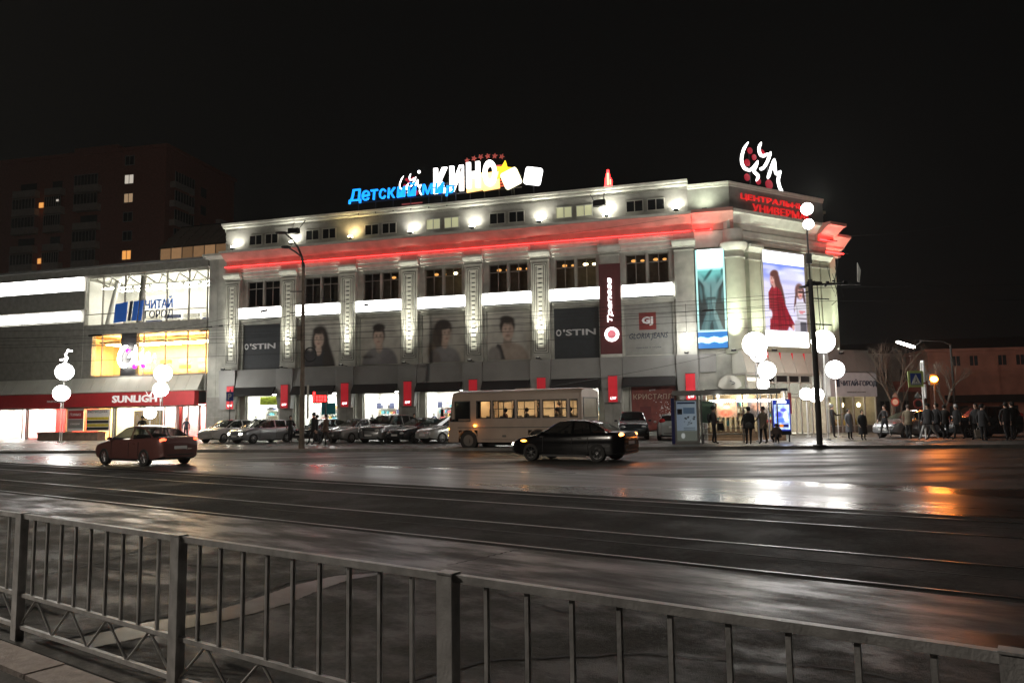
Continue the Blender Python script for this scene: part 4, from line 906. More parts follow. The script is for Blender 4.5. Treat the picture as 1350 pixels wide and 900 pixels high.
# book shop sign, with slanted blue bars
o = thing('book_shop_sign', 'blue and black ЧИТАЙ ГОРОД letters with slanted blue bars on the upper glazing', 'sign', FA.at(-50.55, .12, 9.9), FA.a)
MB().slab([(0, 0), (1.25, .1), (1.4, 1.75), (.15, 1.6)], -.06, 0).build('bar', 'bluesign', o)
for x, w_ in ((1.55, .28), (1.95, .5), (2.62, .3)): MB().slab([(x - .1, .1), (x + w_ - .1, .1), (x + w_ + .1, 1.8), (x + .1, 1.75)], -.06, 0).build('bar', 'bluesign' if w_ > .29 else 'navy', o)
text('lettering', 'ЧИТАЙ', 2.75, .98, .06, 'bluesign', o, (3.2, 0, 1.02), bold=.01, spacing=.95); text('lettering', 'ГОРОД', 2.85, .82, .06, 'navy', o, (3.2, 0, .08), bold=.0)
# script neon
o = thing('script_sign', 'overexposed white script sign with magenta dots on the orange floor', 'sign', FA.at(-49.9, .25, 6.0), FA.a)
brush('stroke', [(.95, 1.9), (.4, 1.6), (.15, .8), (.5, .2), (1.1, .3)], .13, 'tube', o); brush('stroke', [(1.1, .9), (1.6, 1.3), (1.5, .5), (1.2, .4)], .1, 'tube', o)
brush('stroke', [(1.8, 1.9), (1.9, .5), (2.3, .4)], .1, 'tube', o); brush('stroke', [(2.4, 1.3), (2.6, .5), (3.1, 1.2), (3.1, .4)], .1, 'tube', o)
for x, z in ((1.15, 1.45), (2.75, .15), (1.9, .1)): MB().ball((x, -.15, z), .18 if x < 2.9 else .1, 10, 8).build('dot', 'magenta', o)
# street-level shops of the arcade
def mshop(x0, x1, kind, z1=2.8):
    shop(mall, X((x0 + x1) / 2), x1 - x0, z1, kind, y=.3, depth=3.0, z0=.16)
mshop(-60, -55.6, 'red'); mshop(-46.7, -44.2, 'white'); mshop(-44.1, -41.9, 'red'); mshop(-50.6, -47.0, 'white'); mshop(-55.4, -50.9, 'warm', 2.75); mshop(-64.8, -60.4, 'white')
for x in (-45.3, -44.15, -43.0, -41.95): MB().box(X(x) - .05, X(x) + .05, .1, .2, .12, 2.84).build('door_frame', 'framel', mall)
MB().box(X(-70), X(-41.4), .2, .26, 2.72, 2.86).build('lintel', 'frame', mall)
o = thing('window_poster', 'white framed poster with a red top and grey lower half in the arcade window', 'poster', FA.at(-55.3, -.12, .8), FA.a)
bx('board', 'dimtext', o, 0, 1.7, 0, .05, 0, 1.9); bx('red_field', 'redfascia', o, .06, 1.64, -.01, -.002, 1.05, 1.75); bx('grey_field', 'clad', o, .06, 1.64, -.01, -.002, .25, 1.0)
text('lettering', 'Новинка', 1.2, .3, .01, 'dimtext', o, (.22, -.012, 1.3), shear=.2); text('lettering', 'скидки', 1.0, .2, .01, 'dimtext', o, (.3, -.012, .5))
o = thing('window_poster', 'yellow and black striped poster in the arcade window', 'poster', FA.at(-53.3, -.12, .8), FA.a)
bx('board', 'roomw', o, 0, 2.4, 0, .05, 0, 1.85)
for k, c in enumerate(('black', 'ylw', 'black', 'ylw')): 
    if c == 'ylw' and c not in M: M['ylw'] = mat('yellow_print', (.6, .5, .04), .6, var=.2)
    bx('stripe', c, o, .05, 2.35, -.01, -.002, .1 + k * .28, .33 + k * .28)
text('lettering', 'РАСПРОДАЖА', 2.0, .2, .01, 'black', o, (.2, -.012, 1.5))
o = thing('price_poster', 'beige window poster with dark upright lettering between the arcade doors', 'poster', FA.at(-48.4, -.15, .9), FA.a)
bx('board', mat('beige_print', (.55, .45, .33), .6, var=.1), o, 0, 2.9, 0, .04, 0, 1.55); text('lettering', 'СКИДКИ', 2.6, 1.2, .01, 'g6', o, (.15, -.003, .15))
# left planter
o = thing('planter', 'long low brown planter box on the pavement at the far left', 'planter', FA.at(-54.6, 3.0, .12), FA.a)
MB().box(0, 6.0, -.4, .4, 0, .55).box(-.05, 6.05, -.46, .46, .55, .66).build('trough', mat('brown_stone', (.16, .10, .07), .7, var=.3, bump=.3), o)
bx('soil', 'joint', o, .1, 5.9, -.3, .3, .6, .68)
# greenhouse roof between arcade and store
gh = thing('glass_attic', 'glazed attic with tan lit panes and a sloping dark glass roof above the arcade', 'glass attic', FA.at(-49.2, -3.5, 15.5), FA.a)
for k in range(8):
    x = k * 1.17; 
    MB().box(x + .04, x + 1.13, 0, .03, .05, 1.42).build('pane', mat('tan_lit_pane_%d' % k, (.2, .12, .07), .4, emit=(.75, .42, .2), es=.26 + .09 * math.sin(k * 2.1), var=.3, scale=1.5), gh)
    MB().add([(x + .03, -.12, 1.5), (x + 1.14, -.12, 1.5), (x + 1.14, 2.6, 4.0), (x + .03, 2.6, 4.0)], [(0, 1, 2, 3)]).build('roof_pane', 'roofglass', gh)
    MB().box(x - .03, x + .03, -.05, .06, 0, 1.5).add([(x - .02, -.14, 1.5), (x + .02, -.14, 1.5), (x + .02, 2.6, 4.06), (x - .02, 2.6, 4.06)], [(0, 1, 2, 3)]).build('glazing_bar', 'frame', gh)
MB().box(-.05, 9.5, -.14, .0, 1.44, 1.52).box(-.05, 9.5, 2.6, 8, 3.9, 4.1).box(-.05, 0, .05, 2.6, 0, 1.6).box(-.05, 9.5, .05, .1, -.4, 0).build('frame', 'dark', gh)
# ---------------------------------------------------------------- apartment tower
FW = Fr(-51.2, 110, -12.7)
tw = thing('apartment_tower', 'tall dark brick apartment tower with a few lit windows behind the arcade', 'building', FW.at(0), FW.a)
FH = 2.9; T0 = 42.2
body = MB().box(-32, 0, 0, 17.5, 0, T0).box(-32.3, .3, -.3, 17.8, T0, T0 + .5).box(-20, -12, 4, 12, T0 + .5, T0 + 3)
body.build('brick_wall', 'brick', tw)
lit = {(-6.2, 1): 'litw2', (-6.2, 2): 'litw3', (-6.2, 5): 'lito'}
M['litw2'] = glow('pale_lit_window', (.95, .85, .72), .55); M['litw3'] = glow('dim_lit_window', (.9, .6, .35), .35); M['nightglass'] = mat('night_window', (.05, .055, .06), .2, var=.3)
M['dimcurt'] = mat('curtained_window', (.15, .13, .12), .6, var=.2)
def tower_window(cx, z, w_, h_, gm, face='f'):
    f = MB(); t = .09
    f.box(cx - w_ / 2, cx + w_ / 2, -.06, .0, z, z + t).box(cx - w_ / 2, cx + w_ / 2, -.06, .0, z + h_ - t, z + h_)
    for x in (cx - w_ / 2, cx - t / 2, cx + w_ / 2 - t): f.box(x, x + t, -.06, 0, z + t, z + h_ - t)
    o = f.build('window', 'framel', tw); MB().box(cx - w_ / 2 + t, cx - t / 2, -.03, -.005, z + t, z + h_ - t).build('pane', gm, o)
    MB().box(cx + t / 2, cx + w_ / 2 - t, -.03, -.005, z + t, z + h_ - t).build('pane', gm, o)
rr = random.Random(12)
for fl_ in range(13):
    z = T0 - 2.25 - fl_ * FH
    if z < 13: break
    tower_window(-6.3, z, 1.65, 1.5, {1: 'litw2', 2: 'litw3', 4: 'nightglass', 5: 'lito', 6: 'dimcurt'}.get(fl_, 'nightglass' if fl_ else 'nightglass'))
    if fl_ >= 1:
        for bx0, bw in ((-15.3, 4.2), (-20.6, 3.0), (-26.5, 4.2)):
            glz = (fl_ + int(-bx0)) % 3 != 0
            o = MB().box(bx0, bx0 + bw, -.9, -.84, z - .75, z + .2).box(bx0, bx0 + .06, -.84, 0, z - .75, z + .2).box(bx0 + bw - .06, bx0 + bw, -.84, 0, z - .75, z + .2).box(bx0 - .05, bx0 + bw + .05, -.95, 0, z - .87, z - .75).build('balcony', 'balc', tw)
            if glz:
                g = MB()
                for k in range(8): x = bx0 + k * (bw - .06) / 7; g.box(x, x + .06, -.9, -.84, z + .2, z + 1.75)
                g.box(bx0, bx0 + bw, -.92, -.82, z + 1.75, z + 1.82); g.build('balcony_frame', 'balc', o); MB().box(bx0 + .05, bx0 + bw - .05, -.86, -.85, z + .2, z + 1.75).build('pane', 'nightglass', o)
            else: MB().box(bx0 + .6, bx0 + bw - .6, -.02, -.005, z - .5, z + 1.5).build('balcony_door', 'nightglass', tw)
        if fl_ in (2, 5): MB().box(-21.4 + (fl_ == 5) * .2, -20.6, -.99, -.96, z + .1, z + .9).build('lit_pane', 'lito', tw)
        if fl_ == 2: MB().box(-18.3, -17.9, -.99, -.96, z + .9, z + 1.2).build('lit_pane', 'litw2', tw)
        # side face balconies and windows
        for y0, bw in ((1.0, 4.6), (12.5, 3.2)):
            if y0 > 10 and fl_ % 2: continue
            o = MB().box(.84, .9, y0, y0 + bw, z - .75, z + .2).box(0, .84, y0, y0 + .06, z - .75, z + .2).box(0, .84, y0 + bw - .06, y0 + bw, z - .75, z + .2).build('balcony', 'balc', tw)
            if y0 < 10:
                g = MB()
                for k in range(8): y = y0 + k * (bw - .06) / 7; g.box(.84, .9, y, y + .06, z + .2, z + 1.75)
                g.build('balcony_frame', 'balc', o); MB().box(.84, .85, y0 + .05, y0 + bw - .05, z + .2, z + 1.75).build('pane', 'nightglass', o)
        MB().box(.0, .04, 8.4, 9.8, z, z + 1.5).build('side_window', 'nightglass' if fl_ != 3 else 'dimcurt', tw)
# ---------------------------------------------------------------- book shop pavilion right of the corner
FP = Fr(*FB.at(7.3, .6)[:2], 24.0)
pv = thing('corner_pavilion', 'low pavilion with dark curved canopy and grey ЧИТАЙ-ГОРОД sign panel at the right end', 'building', FP.at(0), FP.a)
for k in range(4):
    x0 = .4 + k * 1.28; 
    MB().prof([(-.5, 6.0 - .12 * k), (-.75, 4.36), (.3, 4.36), (.3, 6.0 - .12 * k)], x0, x0 + 1.25).build('canopy_panel', 'clad', pv)
MB().slab([(5.5, 4.36), (5.9, 4.36), (6.35, 5.45), (5.5, 5.6)], -.7, .3).build('canopy_end', 'clad', pv)
MB().box(.6, 5.1, -.45, .2, 2.62, 4.3).build('sign_panel', mat('grey_sign_panel', (.42, .42, .42), .6, var=.08, emit=(.5, .5, .52), es=.10), pv)
MB().box(.5, 5.2, .2, 6, 2.9, 6.0).build('wall', 'clad', pv)
f = MB()
for x in (.55, 1.75, 2.9, 4.0, 5.1): f.box(x - .05, x + .05, -.3, -.18, .12, 2.62)
f.box(.6, 5.05, -.28, -.2, .55, .62); fo = f.build('window_frame', 'framel', pv)
for a, e in zip((.55, 1.75, 2.9, 4.0), (1.75, 2.9, 4.0, 5.1)): MB().box(a + .05, e - .05, -.25, -.24, .62, 2.6).build('pane', 'glass', fo); MB().box(a + .05, e - .05, -.26, -.2, .12, .55).build('sill_panel', 'stone', fo)
MB().box(.5, 5.2, 3.2, 3.3, .1, 2.7).box(.4, .5, -.1, 3.3, .1, 2.7).box(5.2, 5.3, -.1, 3.3, .1, 2.7).build('shop_interior', mat('beige_room', (.35, .31, .25), .8, var=.2), pv)
for x, y in ((1.9, 1), (3.4, 1.2), (4.6, .8)): MB().ball((x, y, 2.05), .13, 10, 8, sc=(1, 1, 1.3)).build('pendant_lamp', 'tubew', pv)
for x in (1.2, 2.6, 4.3): MB().box(x, x + .9, 1.6, 2.1, .12, 1.0).box(x + .1, x + .8, 1.55, 1.6, .75, .92, 1).build('counter', ['g6', 'ylw'], pv)
point(pv, (2.8, 1.2, 2.3), 90, (1, .85, .6), .3)
o = thing('book_shop_sign', 'dark ЧИТАЙ-ГОРОД lettering on the grey pavilion panel', 'sign', FP.at(1.25, .46, 3.3), FP.a)
text('lettering', 'ЧИТАЙ-ГОРОД', 3.5, .55, .04, 'navy', o, (.32, 0, 0), bold=.01, spacing=.95); bx('bar', 'navy', o, -.2, .06, -.04, 0, 0, .55); bx('bar', 'navy', o, .12, .2, -.04, 0, 0, .55)
text('lettering', 'книжный магазин', 1.8, .14, .02, 'clad', o, (.9, 0, -.42))
# ---------------------------------------------------------------- buildings across the side street
def far_building(label, fr, L, D, H, wall, roof, rows, gm='nightglass', band=None, wins=None):
    o = thing('far_building', label, 'building', fr.at(0), fr.a)
    MB().box(0, L, 0, D, 0, H).build('wall', wall, o); MB().box(-.3, L + .3, -.35, D + .3, H, H + .25).build('eaves', roof, o)
    MB().prof([(-.35, H + .25), (D + .3, H + .25), (D / 2, H + 1.7)], -.3, L + .3).build('roof', 'roofm', o)
    if band: MB().box(0, L, -.12, -.002, band, band + .22).build('string_course', roof, o)
    for x, z, w_, h_ in wins:
        f = MB().box(x, x + w_, -.05, -.003, z, z + h_).build('window', roof, o)
        n = 2
        for k in range(n): MB().box(x + .07 + k * (w_ - .07) / n, x + (k + 1) * (w_ - .07) / n, -.06, -.052, z + .08, z + h_ - .08).build('pane', gm, f)
    return o
o = far_building('low pinkish two-storey house with small upper windows lit by the amber beacon', Fr(38.4, 70, -9), 34, 12, 6.9, 'pinkwall', 'pinkwall', 2, band=5.0,
    wins=[(2.0 + k * 1.5 + (k // 2) * .9, 5.5, .8, 1.05) for k in range(14)] + [(1.5 + k * 4.2, .9, 1.7, 1.1) for k in range(7)])
MB().prof([(-.05, 2.9), (-1.2, 2.3), (-1.2, 2.2), (-.05, 2.6)], 1.2, 9.0).build('dark_awning', 'awning', o)
far_building('old grey stucco house behind the bare tree', Fr(33.6, 76, -4), 7.6, 10, 7.0, 'greywall', 'greywall', 2,
    wins=[(.8 + k * 2.1, 4.1, 1.0, 1.6) for k in range(3)] + [(.8 + k * 2.1, 1.0, 1.0, 1.6) for k in range(3)])
far_building('dark unlit building in the gap behind the pavilion', Fr(24.2, 66, 5), 7.5, 20, 5.3, 'clad', 'dark', 2, wins=[(1 + k * 2.2, 2.8, 1.2, 1.3) for k in range(3)])
far_building('low dim building beyond the pink house at the far right', Fr(74, 66, -30), 40, 12, 7.5, 'greywall', 'dark', 2, wins=[(1 + k * 2.6, 4.4, 1.2, 1.3) for k in range(12)])
# kiosk-like red sign board before the grey house
o = thing('red_board', 'dull red board on posts in front of the grey house', 'sign', (30.3, 58, .1), R(-5)); bx('board', mat('faded_red_board', (.16, .05, .04), .7, var=.15), o, -1.3, 1.3, -.04, .04, 2.9, 3.7); MB().box(-1.2, -1.1, -.03, .03, 0, 2.9).box(1.1, 1.2, -.03, .03, 0, 2.9).build('posts', 'dark', o)
# bare trees
def tree(label, x, y, h, seed, r0=.16):
    o = thing('bare_tree', label, 'tree', (x, y, .1)); r = random.Random(seed)
    tk = MB(); cr = MB()
    def grow(p, d, l, rad, depth):
        q = p + d * l; mid = p + d * l * .5 + Vector((r.uniform(-1, 1), r.uniform(-1, 1), 0)) * l * .05
        (tk if depth == 0 else cr).tube([p, mid, q], [rad, rad * .85, rad * .7], 6 if depth < 2 else 4)
        if depth >= 5: return
        for k in range(3 if depth else 4):
            a = r.uniform(0, 6.28); sp = r.uniform(.3, .75); nd = (d + Vector((math.cos(a) * sp, math.sin(a) * sp, r.uniform(-.05, .35)))).normalized()
            grow(q if k else mid.lerp(q, .8), nd, l * r.uniform(.62, .82), rad * .5, depth + 1)
    grow(Vector((0, 0, 0)), Vector((.03, 0, 1)), h * .30, r0, 0)
    tk.build('trunk', 'bark', o, smooth=60); cr.build('crown', 'bark', o)
tree('bare branching tree between the pavilion and the crossing sign', 26.6, 53.5, 6.6, 5)
tree('thinner bare tree just left of the grey house front', 29.3, 57.5, 6.4, 8, .12)
tree('bare tree beside the pink house wall', 34.0, 60, 6.0, 17, .11)
# ---------------------------------------------------------------- street poles and lamps
o = thing('street_pole', 'tall rusty pole with a curved two-lamp arm in front of the second bay', 'street lamp', (-10.72, 38.7, .12))
MB().tube([(0, 0, 0), (0, 0, .5), (0, 0, .52), (0, 0, 5), (-.02, 0, 9.3)], [.15, .15, .12, .105, .075], 14).build('pole', 'poleb', o, smooth=40)
MB().tube([(-.02, 0, 9.3), (-.10, 0, 9.8), (-.3, 0, 10.3), (-.62, 0, 10.75), (-.95, -.1, 11.05)], [.09, .06, .05, .045, .04], 8).tube([(-.14, 0, 9.85), (-.32, -.5, 10.0), (-.5, -1.0, 10.1)], .04, 8).build('arm', 'pole', o, smooth=60)
MB().ball((-1.15, -.1, 11.1), .22, 10, 6, sc=(1.6, .7, .35)).build('lamp_head', 'dark', o); MB().ball((-.6, -1.15, 10.1), .2, 10, 6, sc=(1.3, .8, .4)).build('lamp_head', 'dark', o)
for z in (5.6, 6.9, 8.0): MB().box(-.7, .1, -.03, .03, z, z + .05).build('crossarm', 'dark', o)
MB().box(-.25, -.08, -.2, .2, 5.5, 6.2).build('cabinet', 'poleb', o)
MB().tube([(-.23 + .30 * math.cos(t) + .62, -.02, 4.75 + .36 * math.sin(t)) for t in [math.pi * 2 * k / 20 for k in range(21)]], .035, 6).build('hoop_sign', 'dark', o)
MB().box(.25, .33, -.05, .05, 1.5, 3.2).build('strip_plate', 'framel', o)
o = thing('led_board', 'small red dot-matrix exchange board to the right of the tall street pole', 'sign', (-11.15, 44, 2.55))
bx('casing', 'dark', o, -.42, .42, -.05, .12, -.06, .62); g = MB()
rr = random.Random(6)
for row in range(3):
    x = -.38
    for k in range(5 if row else 1):
        z = .44 - row * .2; w_ = .09
        g.box(x, x + w_, -.07, -.052, z, z + .03); g.box(x, x + .03, -.07, -.052, z, z + .14)
        if rr.random() > .4: g.box(x, x + w_, -.07, -.052, z + .12, z + .15)
        if rr.random() > .5: g.box(x + w_ - .03, x + w_, -.07, -.052, z, z + .14)
        x += .16
g.build('digits', 'neon', o); MB().box(-.5, -.42, -.02, .02, .3, .36).build('bracket', 'dark', o); MB().box(.3, .36, -.02, .06, -2.45, -.06).build('post', 'dark', o)
o = thing('contact_line_pole', 'thick dark pole with wire brackets and two bright globes on a thin mast', 'pole', (13.35, 33.35, .12))
MB().tube([(0, 0, 0), (0, 0, .06), (0, 0, .07), (0, 0, 3), (-.05, 0, 7.35)], [.28, .28, .13, .12, .10], 16).build('pole', 'pole', o, smooth=40)
MB().tube([(-.05, 0, 7.3), (-.07, 0, 9.75)], .035, 8).build('mast', 'pole', o, smooth=60)
MB().box(-.18, .04, -.1, .1, 8.05, 8.5).build('cabinet', 'pole', o)
MB().ball((-.02, 0, 10.55), .27, 18, 12).build('globe', 'lamp', o); MB().ball((0, -.02, 9.85), .23, 18, 12).build('globe', 'lamp', o)
point(o, (-.02, -.5, 10.9), 650, (1, .98, .92), .3)
b = MB().tube([(-.55, 0, 7.0), (0, 0, 7.1), (.9, 0, 7.15), (1.95, .1, 7.12)], .05, 6).tube([(.0, 0, 6.5), (.75, 0, 6.45)], .03, 6).tube([(-.35, 0, 6.75), (-.05, 0, 6.85)], .03, 5).tube([(0, 0, 5.35), (.8, 0, 5.3)], .035, 6).tube([(1.0, 0, 7.1), (1.3, 0, 8.4)], .02, 5).tube([(1.05, 0, 7.1), (1.25, .1, 6.5), (.9, .1, 6.2)], .02, 5).tube([(.25, 0, 7.1), (.3, 0, 5.4), (.15, 0, 4.4)], .018, 5)
rr = random.Random(9)
for k in range(26):
    x = rr.uniform(-.4, 1.95); z = 7.1 + rr.gauss(0, .07); b.box(x, x + rr.uniform(.05, .22), -.06, .06, z, z + rr.uniform(.03, .12))
for k in range(8):
    x = rr.uniform(.6, 1.3); b.tube([(x, 0, 7.1), (x + rr.uniform(-.3, .4), .05, 7.1 + rr.uniform(-.6, .9))], .012, 4)
b.build('bracket', 'wire', o)
MB().slab([(2.1, 7.25), (2.2, 7.2), (2.28, 7.75), (2.15, 8.1)], .1, .13).build('reflector_plate', 'framel', o)
# globe lamps: white spheres on thin poles
def globe(label, x, y, z, r, e, kid=None):
    o = thing('globe_lamp', label, 'street lamp', (x, y, .12), 0, 'big white globe lamps on thin poles')
    MB().ball((0, 0, z - .12), r, 24, 16).build('globe', 'lamp', o, smooth=80); MB().tube([(0, 0, z - .12 - r - .06), (0, 0, z - .12 - r + .03)], .11, 12).build('collar', 'dark', o); MB().tube([(0, 0, z - .13 + r), (0, 0, z - .06 + r)], .06, 10).build('cap', 'dark', o); MB().tube([(0, 0, 0), (0, 0, z - .12 - r)], .035, 8).build('pole', 'polew', o)
    MB().tube([(0, 0, 0), (0, 0, .08)], .16, 12).build('base', 'polew', o)
    if e: point(o, (.1, r + .35, z - .12), e, (1, .98, .92), .3)
    return o
globe('large bright globe lamp highest in the group at the left of the entrance', 12.53, 39, 5.12, .62, 420)
globe('globe lamp just left of and lower than the largest one by the entrance', 12.85, 39.5, 4.65, .42, 0)
globe('round globe lamp standing lower right beside the shelter roof', 13.42, 40, 3.81, .46, 0)
globe('small low globe lamp half hidden above the shelter roof', 14.18, 43, 3.21, .34, 0)
globe('large bright globe lamp directly right of the thick dark pole', 16.47, 40, 5.3, .60, 360)
globe('separate globe lamp in front of the grey sign panel', 18.72, 44, 4.02, .52, 120)
globe('low globe lamp right behind the thick dark pole', 18.35, 46, 2.60, .44, 0)
globe('globe lamp half hidden low on the left side of the thick pole', 17.35, 45, 2.65, .36, 0)
o = globe('upper globe lamp with a twig-shaped top at the far left', -33.12, 56, 5.29, .62, 150)
MB().tube([(0, 0, 5.8), (.15, 0, 6.2), (.0, 0, 6.45), (.25, 0, 6.8)], .07, 6).tube([(-.35, 0, 6.05), (.2, 0, 6.15)], .05, 6).tube([(.1, 0, 6.75), (.5, 0, 6.72)], .05, 6).build('twig_finial', 'lamp', o)
globe('lower globe lamp at the far left edge', -33.45, 56.3, 3.73, .58, 0)
globe('upper globe lamp before the orange arcade floor', -25.82, 56, 5.08, .62, 150)
globe('second globe lamp, below the upper one before the arcade canopy', -26.42, 57, 3.94, .55, 0)
globe('low globe lamp before the arcade doors', -27.64, 58, 2.2, .45, 0)
# white lit script ribbon near the fascia
o = thing('ribbon_lights', 'small tangle of white ribbon lights hanging over the red fascia', 'string lights', (-27.6, 58.3, 3.6)); brush('ribbon', [(-.6, .3), (-.3, -.1), (0, .3), (.2, -.3), (.5, .3), (.3, .5)], .045, 'dimtext', o)
# long LED street lamp and amber beacon, signs
o = thing('led_street_lamp', 'long white LED street lamp on an arm above the bare trees', 'street lamp', (34.8, 60, .1), 0)
MB().tube([(0, 0, 0), (0, 0, 6.6), (-.6, 0, 6.9), (-2.4, 0, 7.0)], [.12, .08, .05, .04], 8).build('pole', 'pole', o); q_ = MB().add([(-4.2, -.2, 6.85), (-2.9, -.2, 6.40), (-2.9, .2, 6.40), (-4.2, .2, 6.85), (-4.2, -.2, 6.97), (-2.9, -.2, 6.52), (-2.9, .2, 6.52), (-4.2, .2, 6.97)], [(0, 3, 2, 1), (4, 5, 6, 7), (0, 1, 5, 4), (1, 2, 6, 5), (2, 3, 7, 6), (3, 0, 4, 7)]); q_.build('lamp_head', 'lamp', o)
MB().tube([(-2.9, 0, 6.5), (-2.3, 0, 6.9)], .04, 6).build('bracket', 'pole', o)
point(o, (-3.5, -.6, 6.1), 260, (1, .97, .88), .4)
o = thing('amber_beacon', 'glowing amber signal beacon on a post before the pink house', 'signal', (23.85, 43, .12))
MB().tube([(0, 0, 0), (0, 0, 3.0)], .05, 8).build('post', 'pole', o); bx('housing', 'dark', o, -.2, .2, .0, .2, 2.9, 3.5); MB().ball((0, -.04, 3.22), .17, 16, 10, sc=(1.25, .6, 1)).build('lamp', 'amberhi', o)
point(o, (0, -.45, 3.3), 150, (1, .25, .03), .15); point(o, (.3, 1.2, 3.9), 480, (1, .25, .05), .2)
o = thing('crossing_sign', 'blue pedestrian crossing sign in a yellow-green border on a leaning grey post', 'traffic sign', (21.58, 40, .12))
MB().tube([(0, 0, 0), (-.02, 0, 4.0)], .045, 8).build('post', 'polew', o); bx('border', mat('fluorescent_border', (.35, .42, .12), .5, var=.1), o, -.78, .02, -.08, -.05, 2.7, 3.55)
bx('blue_field', mat('sign_blue', (.02, .04, .22), .4, var=.05), o, -.66, -.10, -.095, -.081, 2.82, 3.43)
MB().slab([(-.63, 2.86), (-.13, 2.86), (-.38, 3.38)], -.105, -.096).build('white_triangle', 'cladl', o)
g = MB().ball((-.38, -.11, 3.20), .025, 8, 6).box(-.395, -.355, -.112, -.106, 3.05, 3.17).slab([(-.40, 3.06), (-.46, 2.93), (-.43, 2.93), (-.36, 3.06)], -.112, -.106).slab([(-.39, 3.06), (-.31, 2.93), (-.28, 2.93), (-.35, 3.06)], -.112, -.106)
for k in range(4): g.box(-.56 + k * .1, -.51 + k * .1, -.112, -.106, 2.88, 2.91)
g.build('pictogram', 'navy', o)
bx('edge_on_sign', 'dimtext', o, .04, .10, -.13, .17, 2.95, 4.1); bx('edge_on_sign', 'dimtext', o, .06, .13, -.12, .14, 2.1, 2.85)
M['signred'] = mat('sign_red', (.32, .05, .04), .5, var=.1)
for (x, y, z, r, lb) in ((21.35, 40.1, 1.95, .26, 'round red-rimmed sign with dark centre on the crossing post side'), (24.6, 49, 2.15, .27, 'round red-rimmed sign with a pale centre near the bare tree')):
    o = thing('round_sign', lb, 'traffic sign', (x, y, .12)); z -= .12
    MB().tube([(0, .03, 0), (0, .03, z + .3)], .03, 6).build('post', 'pole', o); MB().tube([(0, 0, z), (0, -.02, z)], r, 24).build('rim', 'signred', o); MB().tube([(0, -.021, z), (0, -.03, z)], r * .68, 24).build('centre', 'dark' if r < .265 else 'cladl', o)
    MB().slab([(-.2, z + .32), (.2, z + .32), (0, z + .62)], -.02, 0).build('triangle_sign', 'clad', o)
# parking sign
o = thing('parking_sign', 'blue P parking sign on a thin post at the left end of the store', 'traffic sign', (-18.98, 51.0, .12))
MB().tube([(0, .03, 0), (0, .03, 3.5)], .03, 6).build('post', 'pole', o); bx('blue_field', mat('parking_blue', (.02, .05, .30), .4, var=.05), o, -.24, .24, -.02, .0, 2.72, 3.35); text('lettering', 'P', .24, .42, .01, 'dimtext', o, (-.12, -.021, 2.82), bold=.03)
# ---------------------------------------------------------------- bus shelter and kiosk
FS = Fr(8.1, 38.2, -10)
o = thing('bus_shelter', 'long glass bus shelter with flat dark roof and steel bench', 'bus shelter', FS.at(0, 0, .12), FS.a)
MB().box(-.1, 4.95, -.9, 1.0, 2.40, 2.56).build('roof', 'dark', o); MB().box(-.12, 4.97, -.93, -.9, 2.38, 2.60).build('roof_edge', 'clad', o)
for x in (.0, 1.2, 2.0, 3.4, 4.8): MB().box(x - .035, x + .035, .83, .9, 0, 2.4).build('post', 'steel', o)
for x in (1.25, 4.8): MB().box(x - .03, x + .03, -.8, -.73, 0, 2.4).build('post', 'steel', o)
for a, e in ((.0, 1.2), (1.2, 2.0), (2.0, 3.4), (3.4, 4.8)): MB().box(a + .05, e - .05, .86, .87, .25, 2.2).build('glass_panel', 'glass', o)
MB().box(1.3, 3.55, .1, .5, .42, .47).build('bench_seat', 'steel', o); MB().box(1.35, 1.4, .15, .45, 0, .42).box(3.45, 3.5, .15, .45, 0, .42).build('bench_leg', 'steel', o)
MB().box(1.3, 3.55, .48, .52, .7, .74).build('bench_back', 'steel', o)
bx('green_panel', mat('mint_panel', (.25, .42, .30), .6, var=.1), o, 1.3, 1.95, .8, .82, 1.0, 2.1)
MB().ball((2.05, -.95, 2.30), .06, 10, 8).build('roof_lamp', 'tube', o)
o = thing('info_panel', 'backlit blue-grey timetable panel at the left end of the shelter', 'information panel', FS.at(.05, .55, .12), FS.a)
A = Art(40, 64, (.62, .68, .72)); A.blend(np.clip(1 - A.X * 1.4, 0, 1), (.50, .56, .64), .7); A.rect(.05, .95, .93, .97, (.1, .16, .25)); A.rect(.05, .28, .66, .8, (.02, .04, .07)); A.rect(.33, .9, .68, .84, (.34, .42, .50))
rr = random.Random(2)
for k in range(16): x = rr.uniform(.35, .85); y = rr.uniform(.36, .6); A.rect(x, x + rr.uniform(.03, .12), y, y + .025, (.03, .05, .07))
A.rect(0, 1, 0, .25, (.46, .48, .44)); A.ell(.3, .13, .10, .07, (.85, .87, .85))
for k in range(8): A.rect(.35, .9, .28 + k * .012, .283 + k * .012, (.2, .25, .28))
MB().box(-.06, 1.06, -.02, .1, 0, 2.15).build('casing', 'clad', o); M['dimscreen'] = mat('dim_screen', (1, 1, 1), .5, attr=True, es=.38); A.build('picture', .96, 1.95, 'dimscreen', o, (.02, -.026, .15))
bx('side_post', mat('navy_paint', (.015, .02, .12), .5, var=.1), o, -.24, -.08, -.05, .1, 0, 2.25)
